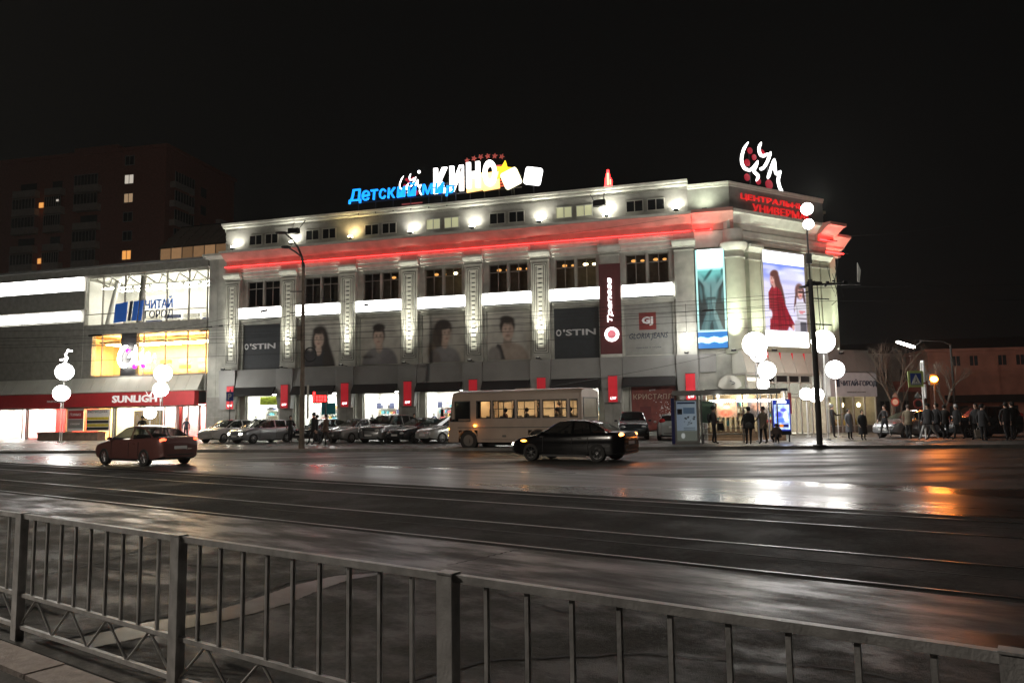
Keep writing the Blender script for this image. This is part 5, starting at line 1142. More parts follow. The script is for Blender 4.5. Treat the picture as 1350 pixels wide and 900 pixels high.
# lit kiosk behind the shelter
FKk = Fr(10.5, 41.2, -10)
kk = thing('lit_kiosk', 'brightly lit street kiosk with slatted counter and posters behind the shelter', 'kiosk', FKk.at(0, 0, .12), FKk.a)
MB().box(-.1, 4.1, -.5, 2.5, 2.6, 2.75).build('roof', 'dark', kk); MB().box(-.05, 0, 0, 2.4, 0, 2.6).box(4, 4.05, 0, 2.4, 0, 2.6).box(0, 4, 2.4, 2.45, 0, 2.6).build('wall', 'roomw', kk)
MB().box(0, 4, 1.0, 1.05, .0, 2.55).build('back_board', mat('cream_board', (.62, .50, .33), .7, var=.15), kk)
bx('counter', mat('brown_counter', (.24, .15, .09), .6, var=.2), kk, 0, 4, -.02, .3, 0, .72)
for k in range(15): bx('slat', mat('cream_slat', (.6, .48, .3), .6, var=.1) if k == 0 else bpy.data.materials['cream_slat'], kk, .1 + k * .26, .2 + k * .26, -.05, -.022, .5, 1.25)
for x0, x1 in ((.1, 1.35), (1.5, 2.6), (2.65, 3.9)): MB().tube([(x0, -.45, 2.12), (x1, -.45, 2.12)], .055, 8).build('strip_light', 'tube', kk); 
point(kk, (.9, -.5, 1.9), 45, (1, .88, .6), .2); point(kk, (3.0, -.5, 1.9), 55, (1, .9, .66), .2); point(kk, (2, .6, 2.2), 55, (1, .88, .6), .2)
A = Art(24, 26, (.55, .33, .24)); A.ell(.5, .75, .2, .22, (.5, .12, .08), soft=.5); A.ell(.5, .55, .14, .1, (.7, .5, .4)); A.ell(.45, .25, .35, .2, (.6, .15, .1), soft=.5); A.noise(.4, 7, 4); A.build('poster', 1.05, 1.0, 'print', kk, (.5, -.07, 1.25))
A = Art(24, 26, (.10, .08, .08)); A.ell(.45, .55, .25, .2, (.3, .14, .1), soft=.8); A.rect(.1, .9, .8, .9, (.3, .3, .3)); A.noise(.6, 7, 5); A.build('poster', 1.05, 1.0, 'print', kk, (2.1, -.07, 1.25))
g = MB(); rr = random.Random(8)
for k in range(60):
    x = rr.uniform(.1, 3.8); z = rr.choice((.8, 1.15, 1.5, 1.85)); g.box(x, x + rr.uniform(.06, .16), .8, .95, z, z + rr.uniform(.12, .28), rr.randrange(6))
g.build('goods', ['g1', 'g2', 'g3', 'g4', 'g6', 'ylw'], kk); 
for z in (.78, 1.13, 1.48, 1.83): bx('shelf', 'framel', kk, .05, 3.95, .78, 1.0, z - .03, z)
MB().box(4.15, 4.3, -.4, -.3, 1.4, 2.5).build('red_post', 'signred', kk)
bx('red_panel', 'signred', kk, 2.9, 3.9, -.07, -.05, .95, 1.1)
# advertising light box
o = thing('advert_light_box', 'bright blue-framed advertising light box on two legs right of the shelter', 'advert box', (13.55, 38.5, .12), R(-8))
MB().box(-.42, .42, -.1, .1, .55, 2.12).build('casing', mat('blue_casing', (.02, .04, .30), .4, var=0, emit=(.02, .05, .5), es=.4), o)
A = Art(30, 50, (.75, .85, 1.2)); A.noise(.35, 8, 8); A.ell(.3, .6, .22, .12, (.2, .2, .8), soft=.7); A.ell(.6, .78, .2, .07, (.35, .35, .9), soft=.6); A.ell(.4, .38, .3, .1, (.3, .5, .95), soft=.8); A.rect(.1, .9, .1, .2, (.06, .1, .35)); A.ell(.45, .15, .14, .06, (.9, .5, .1)); A.ell(.75, .5, .12, .2, (1.2, 1.3, 1.4), soft=.7)
for k in range(5): A.rect(.1, .9 - .1 * (k % 2), .24 + k * .05, .255 + k * .05, (.15, .2, .7), .6)
M['advscr'] = mat('advert_screen', (1, 1, 1), .5, attr=True, es=1.4); A.build('picture', .74, 1.25, 'advscr', o, (-.37, -.105, .62)); MB().tube([(-.22, -.11, 2.0), (.22, -.11, 2.0)], .06, 8).build('top_lamp', 'box', o)
MB().box(-.36, -.3, -.06, .06, 0, .55).box(.3, .36, -.06, .06, 0, .55).build('leg', 'black', o); bx('shroud', 'black', o, -.42, .42, -.08, .08, .35, .55)
point(o, (0, -.5, 1.3), 14, (.6, .7, 1), .2)
# ---------------------------------------------------------------- overhead wires
def wire(label, a, b_, sag=.25, r=.011, blobs=0, seed=0):
    P = []
    for k in range(15):
        t = k / 14; P.append((a[0] + (b_[0] - a[0]) * t, a[1] + (b_[1] - a[1]) * t, a[2] + (b_[2] - a[2]) * t - 4 * sag * t * (1 - t)))
    m = MB().tube(P, r, 5); rr = random.Random(seed)
    for k in range(blobs):
        j = rr.randrange(1, 13); p = P[j]; d = Vector(P[j + 1]) - Vector(p); f0 = rr.random()
        q0 = Vector(p) + d * f0; q1 = q0 + d.normalized() * rr.uniform(.3, .9); m.tube([q0, q1], rr.uniform(.04, .07), 5)
    o = m.build('overhead_wire', 'wire'); tag(o, label, 'wire', 'overhead tram and trolley wires'); return o
LW = 'thin dark overhead wire crossing in front of the store front'
PR = (13.3, 33.4); k = 0
for zr, zl, yl, xl in ((6.9, 6.6, 46, -40), (6.75, 6.3, 44, -40), (6.45, 6.0, 42, -40), (6.3, 6.35, 38, -40), (5.9, 5.7, 40, -40), (6.2, 7.2, 48, -40), (5.5, 5.1, 45, -40)):
    wire(['highest', 'second highest', 'third highest', 'fourth highest', 'second lowest', 'fifth highest', 'lowest'][k] + ' of the seven thin wires leaving the thick dark pole leftwards', (13.3, 33.4, zr), (xl, yl, zl), .35 + .1 * (k % 3), .0095, 2 if k in (0, 2) else 0, k); k += 1
for zr, zl in ((7.1, 7.6), (6.5, 6.6)): wire(('upper' if zr > 7 else 'lower') + ' thin wire running from the thick dark pole out to the right', (13.3, 33.4, zr), (60, 28, zl), .4, .011)
wire('support wire from the tall street pole to the store wall', (-10.7, 38.7, 8.0), (*FA.at(-20, 0)[:2], 9.5), .3, .010, 2, 3)
wire('support wire from the street pole to the arcade', (-10.7, 38.7, 7.0), (*FA.at(-52, 0)[:2], 9.9), .6, .016, 6, 5)
wire('second support wire from the street pole to the arcade', (-10.7, 38.7, 7.6), (*FA.at(-60, 0)[:2], 8.2), .4, .011, 2, 6)
wire('long wire reaching from the corner cornice into the dark sky at right', FB.at(12.3, 0, 14.7), (45, 62, 18.5), .5, .016, 1, 2)
wire('wire dropping from the corner column to the kiosk', FB.at(2.0, .5, 6.2), (2.0, 42, 3.2), .2, .012)
wire('slack wire from the attic box arm down to the red cornice', FA.at(-1, .5, 15.0), FA.at(-16, 1.2, 14.0), .1, .012)

o = thing('assumed_street_lamp', 'assumed tall single-arm street lamp on the near side of the road, unseen left of the view', 'street lamp', (-20, 10, .0), R(-20))  # unseen lamp, assumed and added to light bus, cars, railing and tower
MB().tube([(0, 0, 0), (0, 0, .6), (0, 0, .62), (0, 0, 9.2), (.4, .1, 10.0), (1.3, .4, 10.3)], [.16, .16, .12, .08, .05, .04], 12).build('pole', 'poleb', o, smooth=40)
MB().ball((1.6, .5, 10.3), .3, 12, 8, sc=(1.5, .7, .35)).build('lamp_head', 'dark', o); MB().ball((1.6, .5, 10.22), .2, 12, 8, sc=(1.5, .8, .4)).build('lens', 'lensw', o)
point(o, (1.6, .5, 9.95), 8200, (1, .88, .74), .15)
# ---------------------------------------------------------------- cars
def lerp(tab, x):
    if x <= tab[0][0]: return tab[0][1]
    for (a, b), (c, d) in zip(tab, tab[1:]):
        if x <= c:
            t = (x - a) / (c - a) if c > a else 0
            return b + (d - b) * t
    return tab[-1][1]
CARS = {
 'sedan': dict(L=4.45, W=1.74, wb=2.62, r=.31, belt=[(-2.22, .78), (-2.17, .96), (-2.0, 1.0), (-1.3, .99), (0, .93), (.9, .93), (1.0, .93), (1.8, .80), (2.1, .70), (2.22, .58)],
               top=[(-1.72, 1.0), (-1.1, 1.33), (-.7, 1.41), (-.1, 1.44), (.3, 1.40), (1.08, .95)], gh=(-1.72, -1.0, .22, 1.08), bp=(-.32,)),
 'hatch': dict(L=4.2, W=1.75, wb=2.58, r=.315, belt=[(-2.1, .80), (-2.05, 1.0), (-1.9, 1.03), (-1.3, .99), (0, .95), (.9, .95), (1.05, .95), (1.75, .83), (2.0, .70), (2.1, .58)],
               top=[(-2.0, 1.04), (-1.72, 1.36), (-1.2, 1.44), (-.2, 1.48), (.25, 1.44), (1.1, .97)], gh=(-2.0, -1.68, .2, 1.1), bp=(-.4, -1.25)),
 'suv': dict(L=4.35, W=1.8, wb=2.6, r=.35, belt=[(-2.18, .90), (-2.12, 1.08), (-1.95, 1.1), (0, 1.04), (.9, 1.04), (1.05, 1.04), (1.8, .98), (2.08, .86), (2.18, .68)],
             top=[(-2.08, 1.12), (-1.88, 1.52), (-1.3, 1.62), (-.1, 1.65), (.35, 1.60), (1.05, 1.06)], gh=(-2.08, -1.84, .3, 1.05), bp=(-.4, -1.3)),
}
def car(label, style, paint, x, y, z, head, lights=None, group=None, rimc='rim', pcol=None):
    P = CARS[style]; L = P['L']; W = P['W'] / 2; r0, r1, f1, f0 = P['gh']; o = thing('parked_car' if group else 'car', label, 'car', (x, y, z), R(head), group)
    xs = set([-L / 2, L / 2, r0, r1, f1, f0, r0 + .02, f0 - .02, r1 + .02, f1 - .02])
    for i in range(1, 34): xs.add(-L / 2 + L * i / 34)
    for b_ in P['bp']: xs |= {b_ - .045, b_ + .045}
    for t in (.02, .06, .12, .2): xs |= {-L / 2 + t, L / 2 - t}
    xs = sorted(xs); ys = []; 
    for v in xs:
        if not ys or v - ys[-1] > .008: ys.append(v)
    xs = ys; V = []; rings = []
    for x_ in xs:
        e = min(x_ + L / 2, L / 2 - x_); w = W * (1 - .20 * max(0, 1 - e / .42) ** 2.2) * (1 - .03 * abs(x_ / (L / 2)))
        zb = .20 + .10 * max(0, 1 - e / .5) ** 1.5; be = lerp(P['belt'], x_)
        cabin = r0 < x_ < f0; tp = lerp(P['top'], x_) if cabin else be
        c = max(0., (tp - be) / .48) if cabin else 0
        wr = w * .90 - min(1, c) * .20 * w
        if cabin: up = [(w * .895, be + .015), (wr + .015, tp - .045 * min(1, c * 2) - .001), (wr - .035, tp - .012 * min(1, c * 2)), (wr * .6, tp + .018), (0, tp + .03)]
        else: up = [(w * .895, be + .012), (w * .86, be + .02), (w * .80, be + .028), (w * .5, be + .045), (0, be + .052)]
        mid = (zb + be) / 2
        half = [(0, zb), (w * .86, zb), (w * .955, zb + .05), (w * .985, zb + .18), (w, mid + .05), (w * .985, be - .09), (w * .94, be - .015)] + up
        full = half + [(-a, b) for a, b in half[-2:0:-1]]
        rings.append(len(V)); V += [(x_, a, b) for a, b in full]
    n = 22; F = []; Mi = []
    for i in range(len(xs) - 1):
        xc = (xs[i] + xs[i + 1]) / 2
        for k in range(n):
            a = rings[i] + k; b = rings[i] + (k + 1) % n; c = rings[i + 1] + (k + 1) % n; d = rings[i + 1] + k
            F.append((a, b, c, d)[::-1]); h_ = k if k < 11 else 21 - k; g = 0
            if h_ == 7 and r0 + .12 < xc < f0 - .16 and all(abs(xc - q) > .04 for q in P['bp']): g = 1
            if h_ in (9, 10) and (f1 + .01 < xc < f0 - .03): g = 2
            if h_ in (9, 10) and (r0 + .03 < xc < r1 - .01): g = 3
            if h_ in (0, 1): g = 4
            Mi.append(g)
    F.append(tuple(rings[0] + k for k in range(n))); Mi.append(0); F.append(tuple(rings[-1] + k for k in range(n))[::-1]); Mi.append(0)
    me = bpy.data.meshes.new('body'); me.from_pydata(V, [], F)
    pm = paint if isinstance(paint, str) else 'paint'
    for q in (pm, 'tint', 'tint', 'tint', 'black', 'black'): me.materials.append(M[q])
    me.polygons.foreach_set('material_index', Mi); me.update()
    bm = bmesh.new(); bm.from_mesh(me); bmesh.ops.recalc_face_normals(bm, faces=bm.faces); bm.to_mesh(me); bm.free()
    bo = link('body', me, o)
    ax = (P['wb'] / 2 + .02, -P['wb'] / 2 + .02); R_ = P['r']; ra = R_ + .055
    cut = MB()
    for a in ax:
        for s_ in (-1, 1): cut.tube([(a, s_ * (W - .28), R_ - .0), (a, s_ * (W + .2), R_)], ra, 24)
    co = cut.build('cutter', 'black'); 
    md = bo.modifiers.new('b', 'BOOLEAN'); md.object = co; md.operation = 'DIFFERENCE'; md.solver = 'EXACT'
    bpy.context.view_layer.update(); nm = bpy.data.meshes.new_from_object(bo.evaluated_get(bpy.context.evaluated_depsgraph_get()))
    bo.modifiers.clear(); bo.data = nm; bpy.data.objects.remove(co)
    for p in nm.polygons:
        c = p.center
        for a in ax:
            if abs(math.hypot(c.x - a, c.z - R_)) < ra + .01 and abs(c.y) < W - .005 and abs(c.y) > W - .33 and (abs(p.normal.y) > .9 and abs(c.y) < W - .2 or abs(p.normal.y) < .05) and p.material_index == 0 and c.z < .9 and abs(c.x - a) < ra: p.material_index = 5
    bm = bmesh.new(); bm.from_mesh(nm)
    for idx, nme in ((1, 'side_window'), (2, 'windscreen'), (3, 'rear_window')):
        allf = [f for f in bm.faces if f.material_index == idx]
        if not allf: continue
        grp = {}
        for f in allf:
            c = f.calc_center_median(); grp.setdefault((c.y > 0, sum(c.x > q for q in P['bp'])) if idx == 1 else 0, []).append(f)
        for fs in grp.values():
            mp = {}; vs = []; ff = []
            for f in fs:
                q = []
                for v in f.verts:
                    if v.index not in mp: mp[v.index] = len(vs); vs.append(tuple(v.co))
                    q.append(mp[v.index])
                ff.append(q)
            MB().add(vs, ff).build(nme, 'tint', o)
        bmesh.ops.delete(bm, geom=allf, context='FACES'); continue
        fs = allf
        mp = {}; vs = []; ff = []
        for f in fs:
            q = []
            for v in f.verts:
                if v.index not in mp: mp[v.index] = len(vs); vs.append(tuple(v.co))
                q.append(mp[v.index])
            ff.append(q)
        MB().add(vs, ff).build(nme, 'tint', o)
        bmesh.ops.delete(bm, geom=fs, context='FACES')
    bm.to_mesh(nm); bm.free(); nm.polygons.foreach_set('use_smooth', [True] * len(nm.polygons)); nm.set_sharp_from_angle(angle=R(38))
    # cabin
    MB().box(r0 + .5, f0 - .45, -W + .2, W - .2, .35, .62).box(-.35, -.22, -W + .25, -.06, .6, 1.12).box(-.35, -.22, .06, W - .25, .6, 1.12).box(r1 - .05, r1 + .1, -W + .3, W - .3, .6, 1.05).build('seats', 'black', o)
    for a in ax:
        for s_ in (-1, 1):
            yy = s_ * (W - .10); t = MB(); 
            pr = [(-.10, R_ * .66), (-.105, R_ * .93), (-.08, R_), (.08, R_), (.105, R_ * .93), (.10, R_ * .66)]
            N_ = 22; vs = []; fs = []
            for k in range(N_):
                th = 2 * math.pi * k / N_
                for u, rr_ in pr: vs.append((a + rr_ * math.cos(th), yy + u, R_ + rr_ * math.sin(th)))
            for k in range(N_):
                for j in range(5): fs.append((k * 6 + j, ((k + 1) % N_) * 6 + j, ((k + 1) % N_) * 6 + j + 1, k * 6 + j + 1))
            wh = t.add(vs, fs).build('wheel', 'tyre', o, smooth=40)
            rm_ = MB(); q = yy + s_ * .06
            rm_.tube([(a, yy - s_ * .05, R_), (a, q - s_ * .02, R_)], R_ * .66, 20, 1)
            for k in range(7):
                th = 2 * math.pi * k / 7; c_, s2 = math.cos(th), math.sin(th)
                rm_.tube([(a, q + s_ * .01, R_), (a + c_ * R_ * .62, q, R_ + s2 * R_ * .62)], .022, 4)
            rm_.tube([(a + R_ * .64 * math.cos(t_), q, R_ + R_ * .64 * math.sin(t_)) for t_ in [2 * math.pi * k / 20 for k in range(21)]], .014, 5, cap=False)
            rm_.tube([(a, q - s_ * .02, R_), (a, q + s_ * .025, R_)], .05, 10); rm_.build('rim', [rimc, 'black'], wh)
    fz = lerp(P['belt'], L / 2 - .12); rz_ = lerp(P['belt'], -L / 2 + .05)
    hl = 'headon' if lights in ('on', 'drive', 'tail') else 'headoff'; tl = {'drive': 'tailon', 'amber': 'tailor', 'on': 'tailoff', None: 'tailoff', 'tail': 'tailor', 'red': 'tailon'}[lights]
    if lights == 'red': hl = 'headoff'
    for s_ in (-1, 1):
        MB().ball((L / 2 - .075, s_ * (W - .32), fz - .11), .15, 12, 8, sc=(.75, 1.05, .55)).build('headlight', hl, o)
        MB().ball((-L / 2 + .115, s_ * (W - .27), rz_ - .02 if style == 'sedan' else rz_ + .08), .15, 12, 8, sc=(.55, 1.15, .55 if style == 'sedan' else .95)).build('tail_light', tl, o)
        MB().ball((f0 - .28, s_ * (W + .09), lerp(P['belt'], f0) + .07), .09, 10, 6, sc=(.7, 1.1, .75)).build('mirror', pm, o)
        for hx in ((-.62, .28) if style != 'x' else ()):
            bx('door_handle', 'chrome' if style == 'suv' else pm, o, hx - .08, hx + .08, s_ * W * .985 - .012 + .005 * s_, s_ * W * .985 + .018, .80, .825)
    sm = MB()
    for s_ in (-1, 1):
        for sx_ in (P['bp'][0], f0 - .25, r0 + .78): sm.box(sx_ - .005, sx_ + .005, s_ * W * .995 - .006, s_ * W * .995 + .006, .34, .86)
    sm.build('door_seam', 'black', o)
    MB().box(L / 2 - .10, L / 2 - .015, -.42, .42, fz - .18, fz - .06).box(L / 2 - .12, L / 2 - .005, -.55, .55, .30, .40).build('grille', 'black', o)
    bx('number_plate', 'plate', o, L / 2 - .02, L / 2 + .012, -.25, .25, .42, .53); bx('number_plate', 'plate', o, -L / 2 - .012, -L / 2 + .03, -.25, .25, .60 if style == 'sedan' else .7, .71 if style == 'sedan' else .81)
    MB().box(-L / 2 - .01, -L / 2 + .08, -W + .35, W - .35, .38, .42).build('bumper_strip', 'black', o)
    for s_ in (-1, 1): MB().box(-P['wb'] / 2 + .45, P['wb'] / 2 - .42, s_ * (W - .05) - .02, s_ * (W - .05) + .02, .17, .24).build('sill', 'black', o)
    if lights == 'on':
        for s_ in (-1, 1): spot(o, (L / 2 + .05, s_ * (W - .30), fz - .1), (1, 0, -.08), 60, (1, .93, .78), 70)
    return o
def paint(name, c, met=.4, rough=.25): M[name] = mat(name, c, rough, metal=met, var=.05, coat=.6); return name
paint('paint_white', (.55, .55, .53), 0); paint('paint_silver', (.34, .35, .36), .6); paint('paint_black', (.004, .004, .005), 0, .16); M['paint_black'].node_tree.nodes['Principled BSDF'].inputs['Coat Weight'].default_value = .1; M['paint_black'].node_tree.nodes['Principled BSDF'].inputs['Specular IOR Level'].default_value = .3; paint('paint_maroon', (.12, .05, .045), .3, .3)
paint('paint_grey', (.13, .14, .15), .5); paint('paint_dark', (.04, .045, .05), .4); paint('paint_pale', (.42, .43, .42), .3)
Z1 = .12
o = car('dark reddish sedan driving away on the left side of the road', 'sedan', 'paint_maroon', -14.0, 29.1, 0, 147, 'drive')
o = car('black sedan with lit orange tail light driving past the bus', 'sedan', 'paint_black', 2.2, 27.75, 0, 149, 'tail')
spot(o, (2.3, .58, .6), (1, 0, -.05), 120, (1, .92, .75), 60)
spot(o, (-2.35, .55, .9), (-1, .15, -.5), 120, (1, .25, .05), 110); MB().ball((1.6, .89, .72), .045, 8, 6, sc=(2.6, .5, .8)).build('side_marker', 'amber', o); bx('door_glint', 'chrome', o, .75, .95, .862, .868, .86, .875)
G = 'cars parked in front of the store'
car('white hatchback parked by the P sign at the left', 'hatch', 'paint_white', -19.0, 51.2, Z1, 244, None, G)
car('grey hatchback with both headlights on', 'hatch', 'paint_silver', -16.0, 48.7, Z1, 236, 'on', G)
car('dark sedan parked behind the two walking people', 'sedan', 'paint_dark', -12.6, 51.0, Z1, 236, None, G)
car('pale grey low sedan, first of the row right of the two walking people', 'sedan', 'paint_pale', -9.7, 47.6, Z1, 236, None, G)
car('light grey off-road car, second of the row right of the two walking people', 'suv', 'paint_silver', -7.6, 46.6, Z1, 246, None, G)
car('black sedan parked next to the light grey off-road car', 'sedan', 'paint_dark', -5.5, 45.8, Z1, 232, None, G)
car('pale car partly hidden behind the front of the bus', 'hatch', 'paint_pale', -3.6, 44.6, Z1, 222, None, G)
car('dark car behind the tail of the black sedan, below the red poster', 'suv', 'paint_dark', 7.2, 46.0, Z1, 262, None, G)
car('silver white hatchback seen end-on left of the shelter', 'hatch', 'paint_pale', 9.25, 44.4, Z1, 80, None, G)
car('silver car standing sideways behind the people at the right', 'hatch', 'paint_silver', 22.2, 42.6, Z1, 200, None, 'cars behind the waiting crowd')
car('dark off-road car at the right edge behind the crowd', 'suv', 'paint_dark', 25.3, 41.5, Z1, 190, None, 'cars behind the waiting crowd')
# ---------------------------------------------------------------- people
CL = {}
def cloth(c, nm=None):
    k = tuple(round(v, 3) for v in c)
    if k not in CL: CL[k] = mat('fabric_%d' % len(CL), tuple(v * .65 for v in c), .85, var=.15, scale=6)
    return CL[k]
def person(label, x, y, z, face, h=1.74, top=(.02, .02, .022), leg=(.015, .015, .018), hat=None, coat=None, stride=.0, arm=(.08, -.12), elbow=(.35, .2), seated=False, group=None, lean=0, crouch=False, shoe=(.01, .01, .01), bulk=1.0, parent=None, hairc=None, stripe=False):
    """A standing or walking figure facing its own -y: one skinned body with fingers; coat, hair or hat are its children."""
    k = h / 1.74; V = []; E = []; Rd = []
    def v(p, r, par=None):
        V.append(Vector(p)); Rd.append(r if isinstance(r, tuple) else (r, r))
        if par is not None: E.append((par, len(V) - 1))
        return len(V) - 1
    pel = v((0, 0, .94), (.15 * bulk, .105 * bulk)); w1 = v((0, 0, 1.08), (.14 * bulk, .10 * bulk), pel); ch = v((0, .01 - lean * .2, 1.28), (.165 * bulk, .115 * bulk), w1); nb = v((0, .015 - lean * .35, 1.44), (.11 * bulk, .08), ch)
    nk = v((0, .0 - lean * .45, 1.51), .052, nb); hd0 = v((0, -.01 - lean * .5, 1.57), (.066, .078), nk); hd1 = v((0, -.015 - lean * .5, 1.645), (.078, .094), hd0); v((0, -.005 - lean * .5, 1.72), (.062, .075), hd1)
    v((0, -.115 - lean * .5, 1.625), .012, hd1)                                    # nose
    for s_, st, am, eb in ((-1, stride, arm[0], elbow[0]), (1, -stride, arm[1], elbow[1])):
        hp = v((s_ * .095, 0, .90), (.095 * bulk, .10 * bulk), pel)
        if seated: kn = v((s_ * .11, -.42, .92), .068, hp); an = v((s_ * .11, -.44, .50), .045, kn)
        elif crouch: kn = v((s_ * .16, -.36, .62), .075, hp); an = v((s_ * .13, -.10, .30), .045, kn)
        else: kn = v((s_ * .095, -st * .34 - .02 - (.06 if st < 0 else 0) * abs(stride), .50), (.064, .066), hp); an = v((s_ * .09, -st * .62 + (.10 if st < 0 else 0) * min(1, abs(stride) * 2), .095 + (.08 * min(1, -st * 2) if st < 0 else 0)), .042, kn)
        a_ = V[an]; v(a_ + Vector((s_ * .015, -.14, -.055)), (.042, .032), an)
        sh = v((s_ * .175 * (.8 + .2 * bulk), .01 - lean * .3, 1.405), (.07 * bulk, .068), nb)
        up = Vector((s_ * .10, -math.sin(am) * .29, -math.cos(am) * .28)); el = v(V[sh] + up, .046 * (.5 + .5 * bulk), sh)
        fa = Vector((-s_ * .02, -math.sin(am + eb) * .25, -math.cos(am + eb) * .25)); wr = v(V[el] + fa, .03, el)
        dr = fa.normalized(); side = Vector((s_ * .2, -1, 0)).cross(dr).normalized(); fwd = dr.cross(side).normalized(); pm = v(V[wr] + dr * .06, (.034, .018), wr)
        for j, ln in enumerate((.072, .082, .076, .06)):
            b_ = v(V[pm] + dr * .035 + fwd * (.026 - .0175 * j), .0095, pm); m_ = v(V[b_] + dr * ln * .55 - side * .010 * s_, .0085, b_); v(V[m_] + dr * ln * .4 - side * .022 * s_, .0075, m_)
        t_ = v(V[wr] + dr * .035 + fwd * .036, .011, wr); v(V[t_] + dr * .035 + fwd * .022, .0095, t_)
    if crouch:
        for i in range(len(V)): V[i].z = V[i].z * .62 if V[i].z > .7 else V[i].z * .62
    me = bpy.data.meshes.new('person'); me.from_pydata([tuple(p * k) for p in V], E, []); o = link('person', me, None, (0, 0, 0))
    md = o.modifiers.new('s', 'SKIN'); 
    for i, sv in enumerate(me.skin_vertices[0].data): sv.radius = (Rd[i][0] * k, Rd[i][1] * k); sv.use_root = (i == 0)
    md.use_smooth_shade = True
    if True: sb = o.modifiers.new('u', 'SUBSURF'); sb.levels = 1; sb.render_levels = 1
    bpy.context.view_layer.update(); nm = bpy.data.meshes.new_from_object(o.evaluated_get(bpy.context.evaluated_depsgraph_get())); o.modifiers.clear(); o.data = nm
    nm.materials.clear()
    for q in (cloth(top), cloth(leg), M['skin'], cloth(shoe)): nm.materials.append(q)
    hands = [p * k for p in V if False]
    wrs = [V[i] * k for i in range(len(V)) if abs(Rd[i][0] - .03) < 1e-6]
    zl = (.62 if crouch else 1.)
    for p in nm.polygons:
        c = p.center; z_ = c.z / k / zl; mi = 0 if z_ > .93 else 1
        if z_ > 1.50: mi = 2
        if c.z / k < .09 and not seated: mi = 3
        for w_ in wrs:
            if (c - w_).length < .19 * k and (c - w_).dot(Vector((0, 0, -1)) if not (arm[0] + elbow[0] > 1.2 or arm[1] + elbow[1] > 1.2) else Vector((0, -1, 0))) > .0 and abs(c.x) > .15 * k: mi = 2
        p.material_index = mi
    o.location = (x, y, z); o.rotation_euler = (0, 0, R(face))
    if not seated: o.rotation_euler = (R(random.uniform(-2.5, 1)), R(random.uniform(-1.5, 1.5)), R(face))
    if parent: o.parent = parent
    tag(o, label, 'person', group)
    hz = (1.655 if not crouch else 1.655 * .62) * k; hy = (-.0 - lean * .5) * k
    if hat: MB().ball((0, hy + .01, hz + .035 * k), .107 * k, 14, 10, sc=(.92, 1.05, 1.0)).build('hat', cloth(hat), o, smooth=80)
    else: MB().ball((0, hy + .028, hz + .018 * k), .105 * k, 14, 10, sc=(.90, 1.0, 1.08)).build('hair', cloth(hairc or (.02, .014, .010)), o, smooth=80)
    if coat:
        c_, zl_ = coat; N_ = 18; vs = []; rows = [(1.475, .10, .085), (1.42, .20 * bulk, .125), (1.30, .215 * bulk, .145), (1.1, .19 * bulk, .135), (.95, .20 * bulk, .145), (.75, .215 * bulk, .165 + abs(stride) * .10), (zl_, .23 * bulk, .19 + abs(stride) * .22)]
        for zz, rx, ry in rows:
            for q in range(N_):
                t_ = 2 * math.pi * q / N_; vs.append((rx * k * math.cos(t_) * (1 + .03 * math.sin(5 * t_) * (1.5 - zz)), hy * zz / 1.6 + ry * k * math.sin(t_), zz * k * zl))
        MB().add(vs, [(i * N_ + j, i * N_ + (j + 1) % N_, (i + 1) * N_ + (j + 1) % N_, (i + 1) * N_ + j) for i in range(len(rows) - 1) for j in range(N_)]).build('coat', cloth(c_), o, smooth=60)
    if stripe:
        pass
    return o
WG = 'people walking and waiting on the far pavement'
person('man in dark jacket with hand on hip standing by the grey hatchback', -13.75, 47.1, .12, 25, 1.66, arm=(.2, -.5), elbow=(.5, 1.6), stride=.35, group=WG)
person('person in dark coat hidden mostly behind the tall street pole', -11.15, 43.2, .12, -90, 1.68, stride=.3, group=WG)
person('taller dark-clothed walker of the pair at the second shop window', -11.45, 43.9, .12, -80, 1.80, stride=.5, coat=((.02, .02, .022), .80), hat=(.02, .02, .02), arm=(.3, -.3), group=WG)
person('walker in a brown jacket following the taller dark-clothed one', -10.75, 43.8, .12, -78, 1.70, top=(.16, .10, .07), coat=((.16, .10, .07), .80), stride=.45, hat=(.05, .04, .04), arm=(-.3, .3), leg=(.05, .04, .03), group=WG)
person('small dark figure between parked cars under the third red banner', -6.35, 48.9, .12, 10, 1.7, group=WG)
person('dark figure with bushy hair seen over the roof of the reddish sedan', -24.6, 50.5, .12, 30, 1.78, group=WG, bulk=1.1, hat=(.02, .02, .02))
person('dark figure at the red-lit doors at the right end of the arcade', -25.0, 58.3, .12, 0, 1.66, top=(.05, .07, .10), group=WG)
o = person('man with orange-fronted dark jacket waiting at the shelter', 9.78, 37.2, .12, 70, 1.80, top=(.05, .05, .05), hat=(.012, .012, .012), bulk=1.12, arm=(.2, .1), elbow=(1.0, .9), group=WG, stride=.12)
MB().ball((0, -.13, 1.18), .15, 12, 8, sc=(.8, .35, 1.5)).build('jacket_front', cloth((.28, .10, .05)), o, smooth=80)
b = thing('shoulder_bag', 'small black bag hanging at the side of the man with the orange-fronted jacket', 'bag', (10.05, 37.0, .95), R(20)); MB().box(-.14, .14, -.06, .06, -.18, .16).build('pouch', 'black', b); MB().tube([(-.12, 0, .15), (-.05, 0, .5), (.12, 0, .15)], .012, 5).build('strap', 'black', b)
b = thing('rucksack', 'dark rucksack on the back of the man with the orange-fronted jacket', 'rucksack', (9.58, 37.28, 1.38), R(70)); MB().ball((0, 0, 0), .2, 14, 10, sc=(.8, .5, 1.2)).build('pack', cloth((.04, .045, .05)), b, smooth=80); MB().tube([(-.1, -.08, .18), (-.1, -.2, .1), (-.1, -.14, -.15)], .018, 5).tube([(.1, -.08, .18), (.1, -.2, .1), (.1, -.14, -.15)], .018, 5).build('strap', 'black', b)
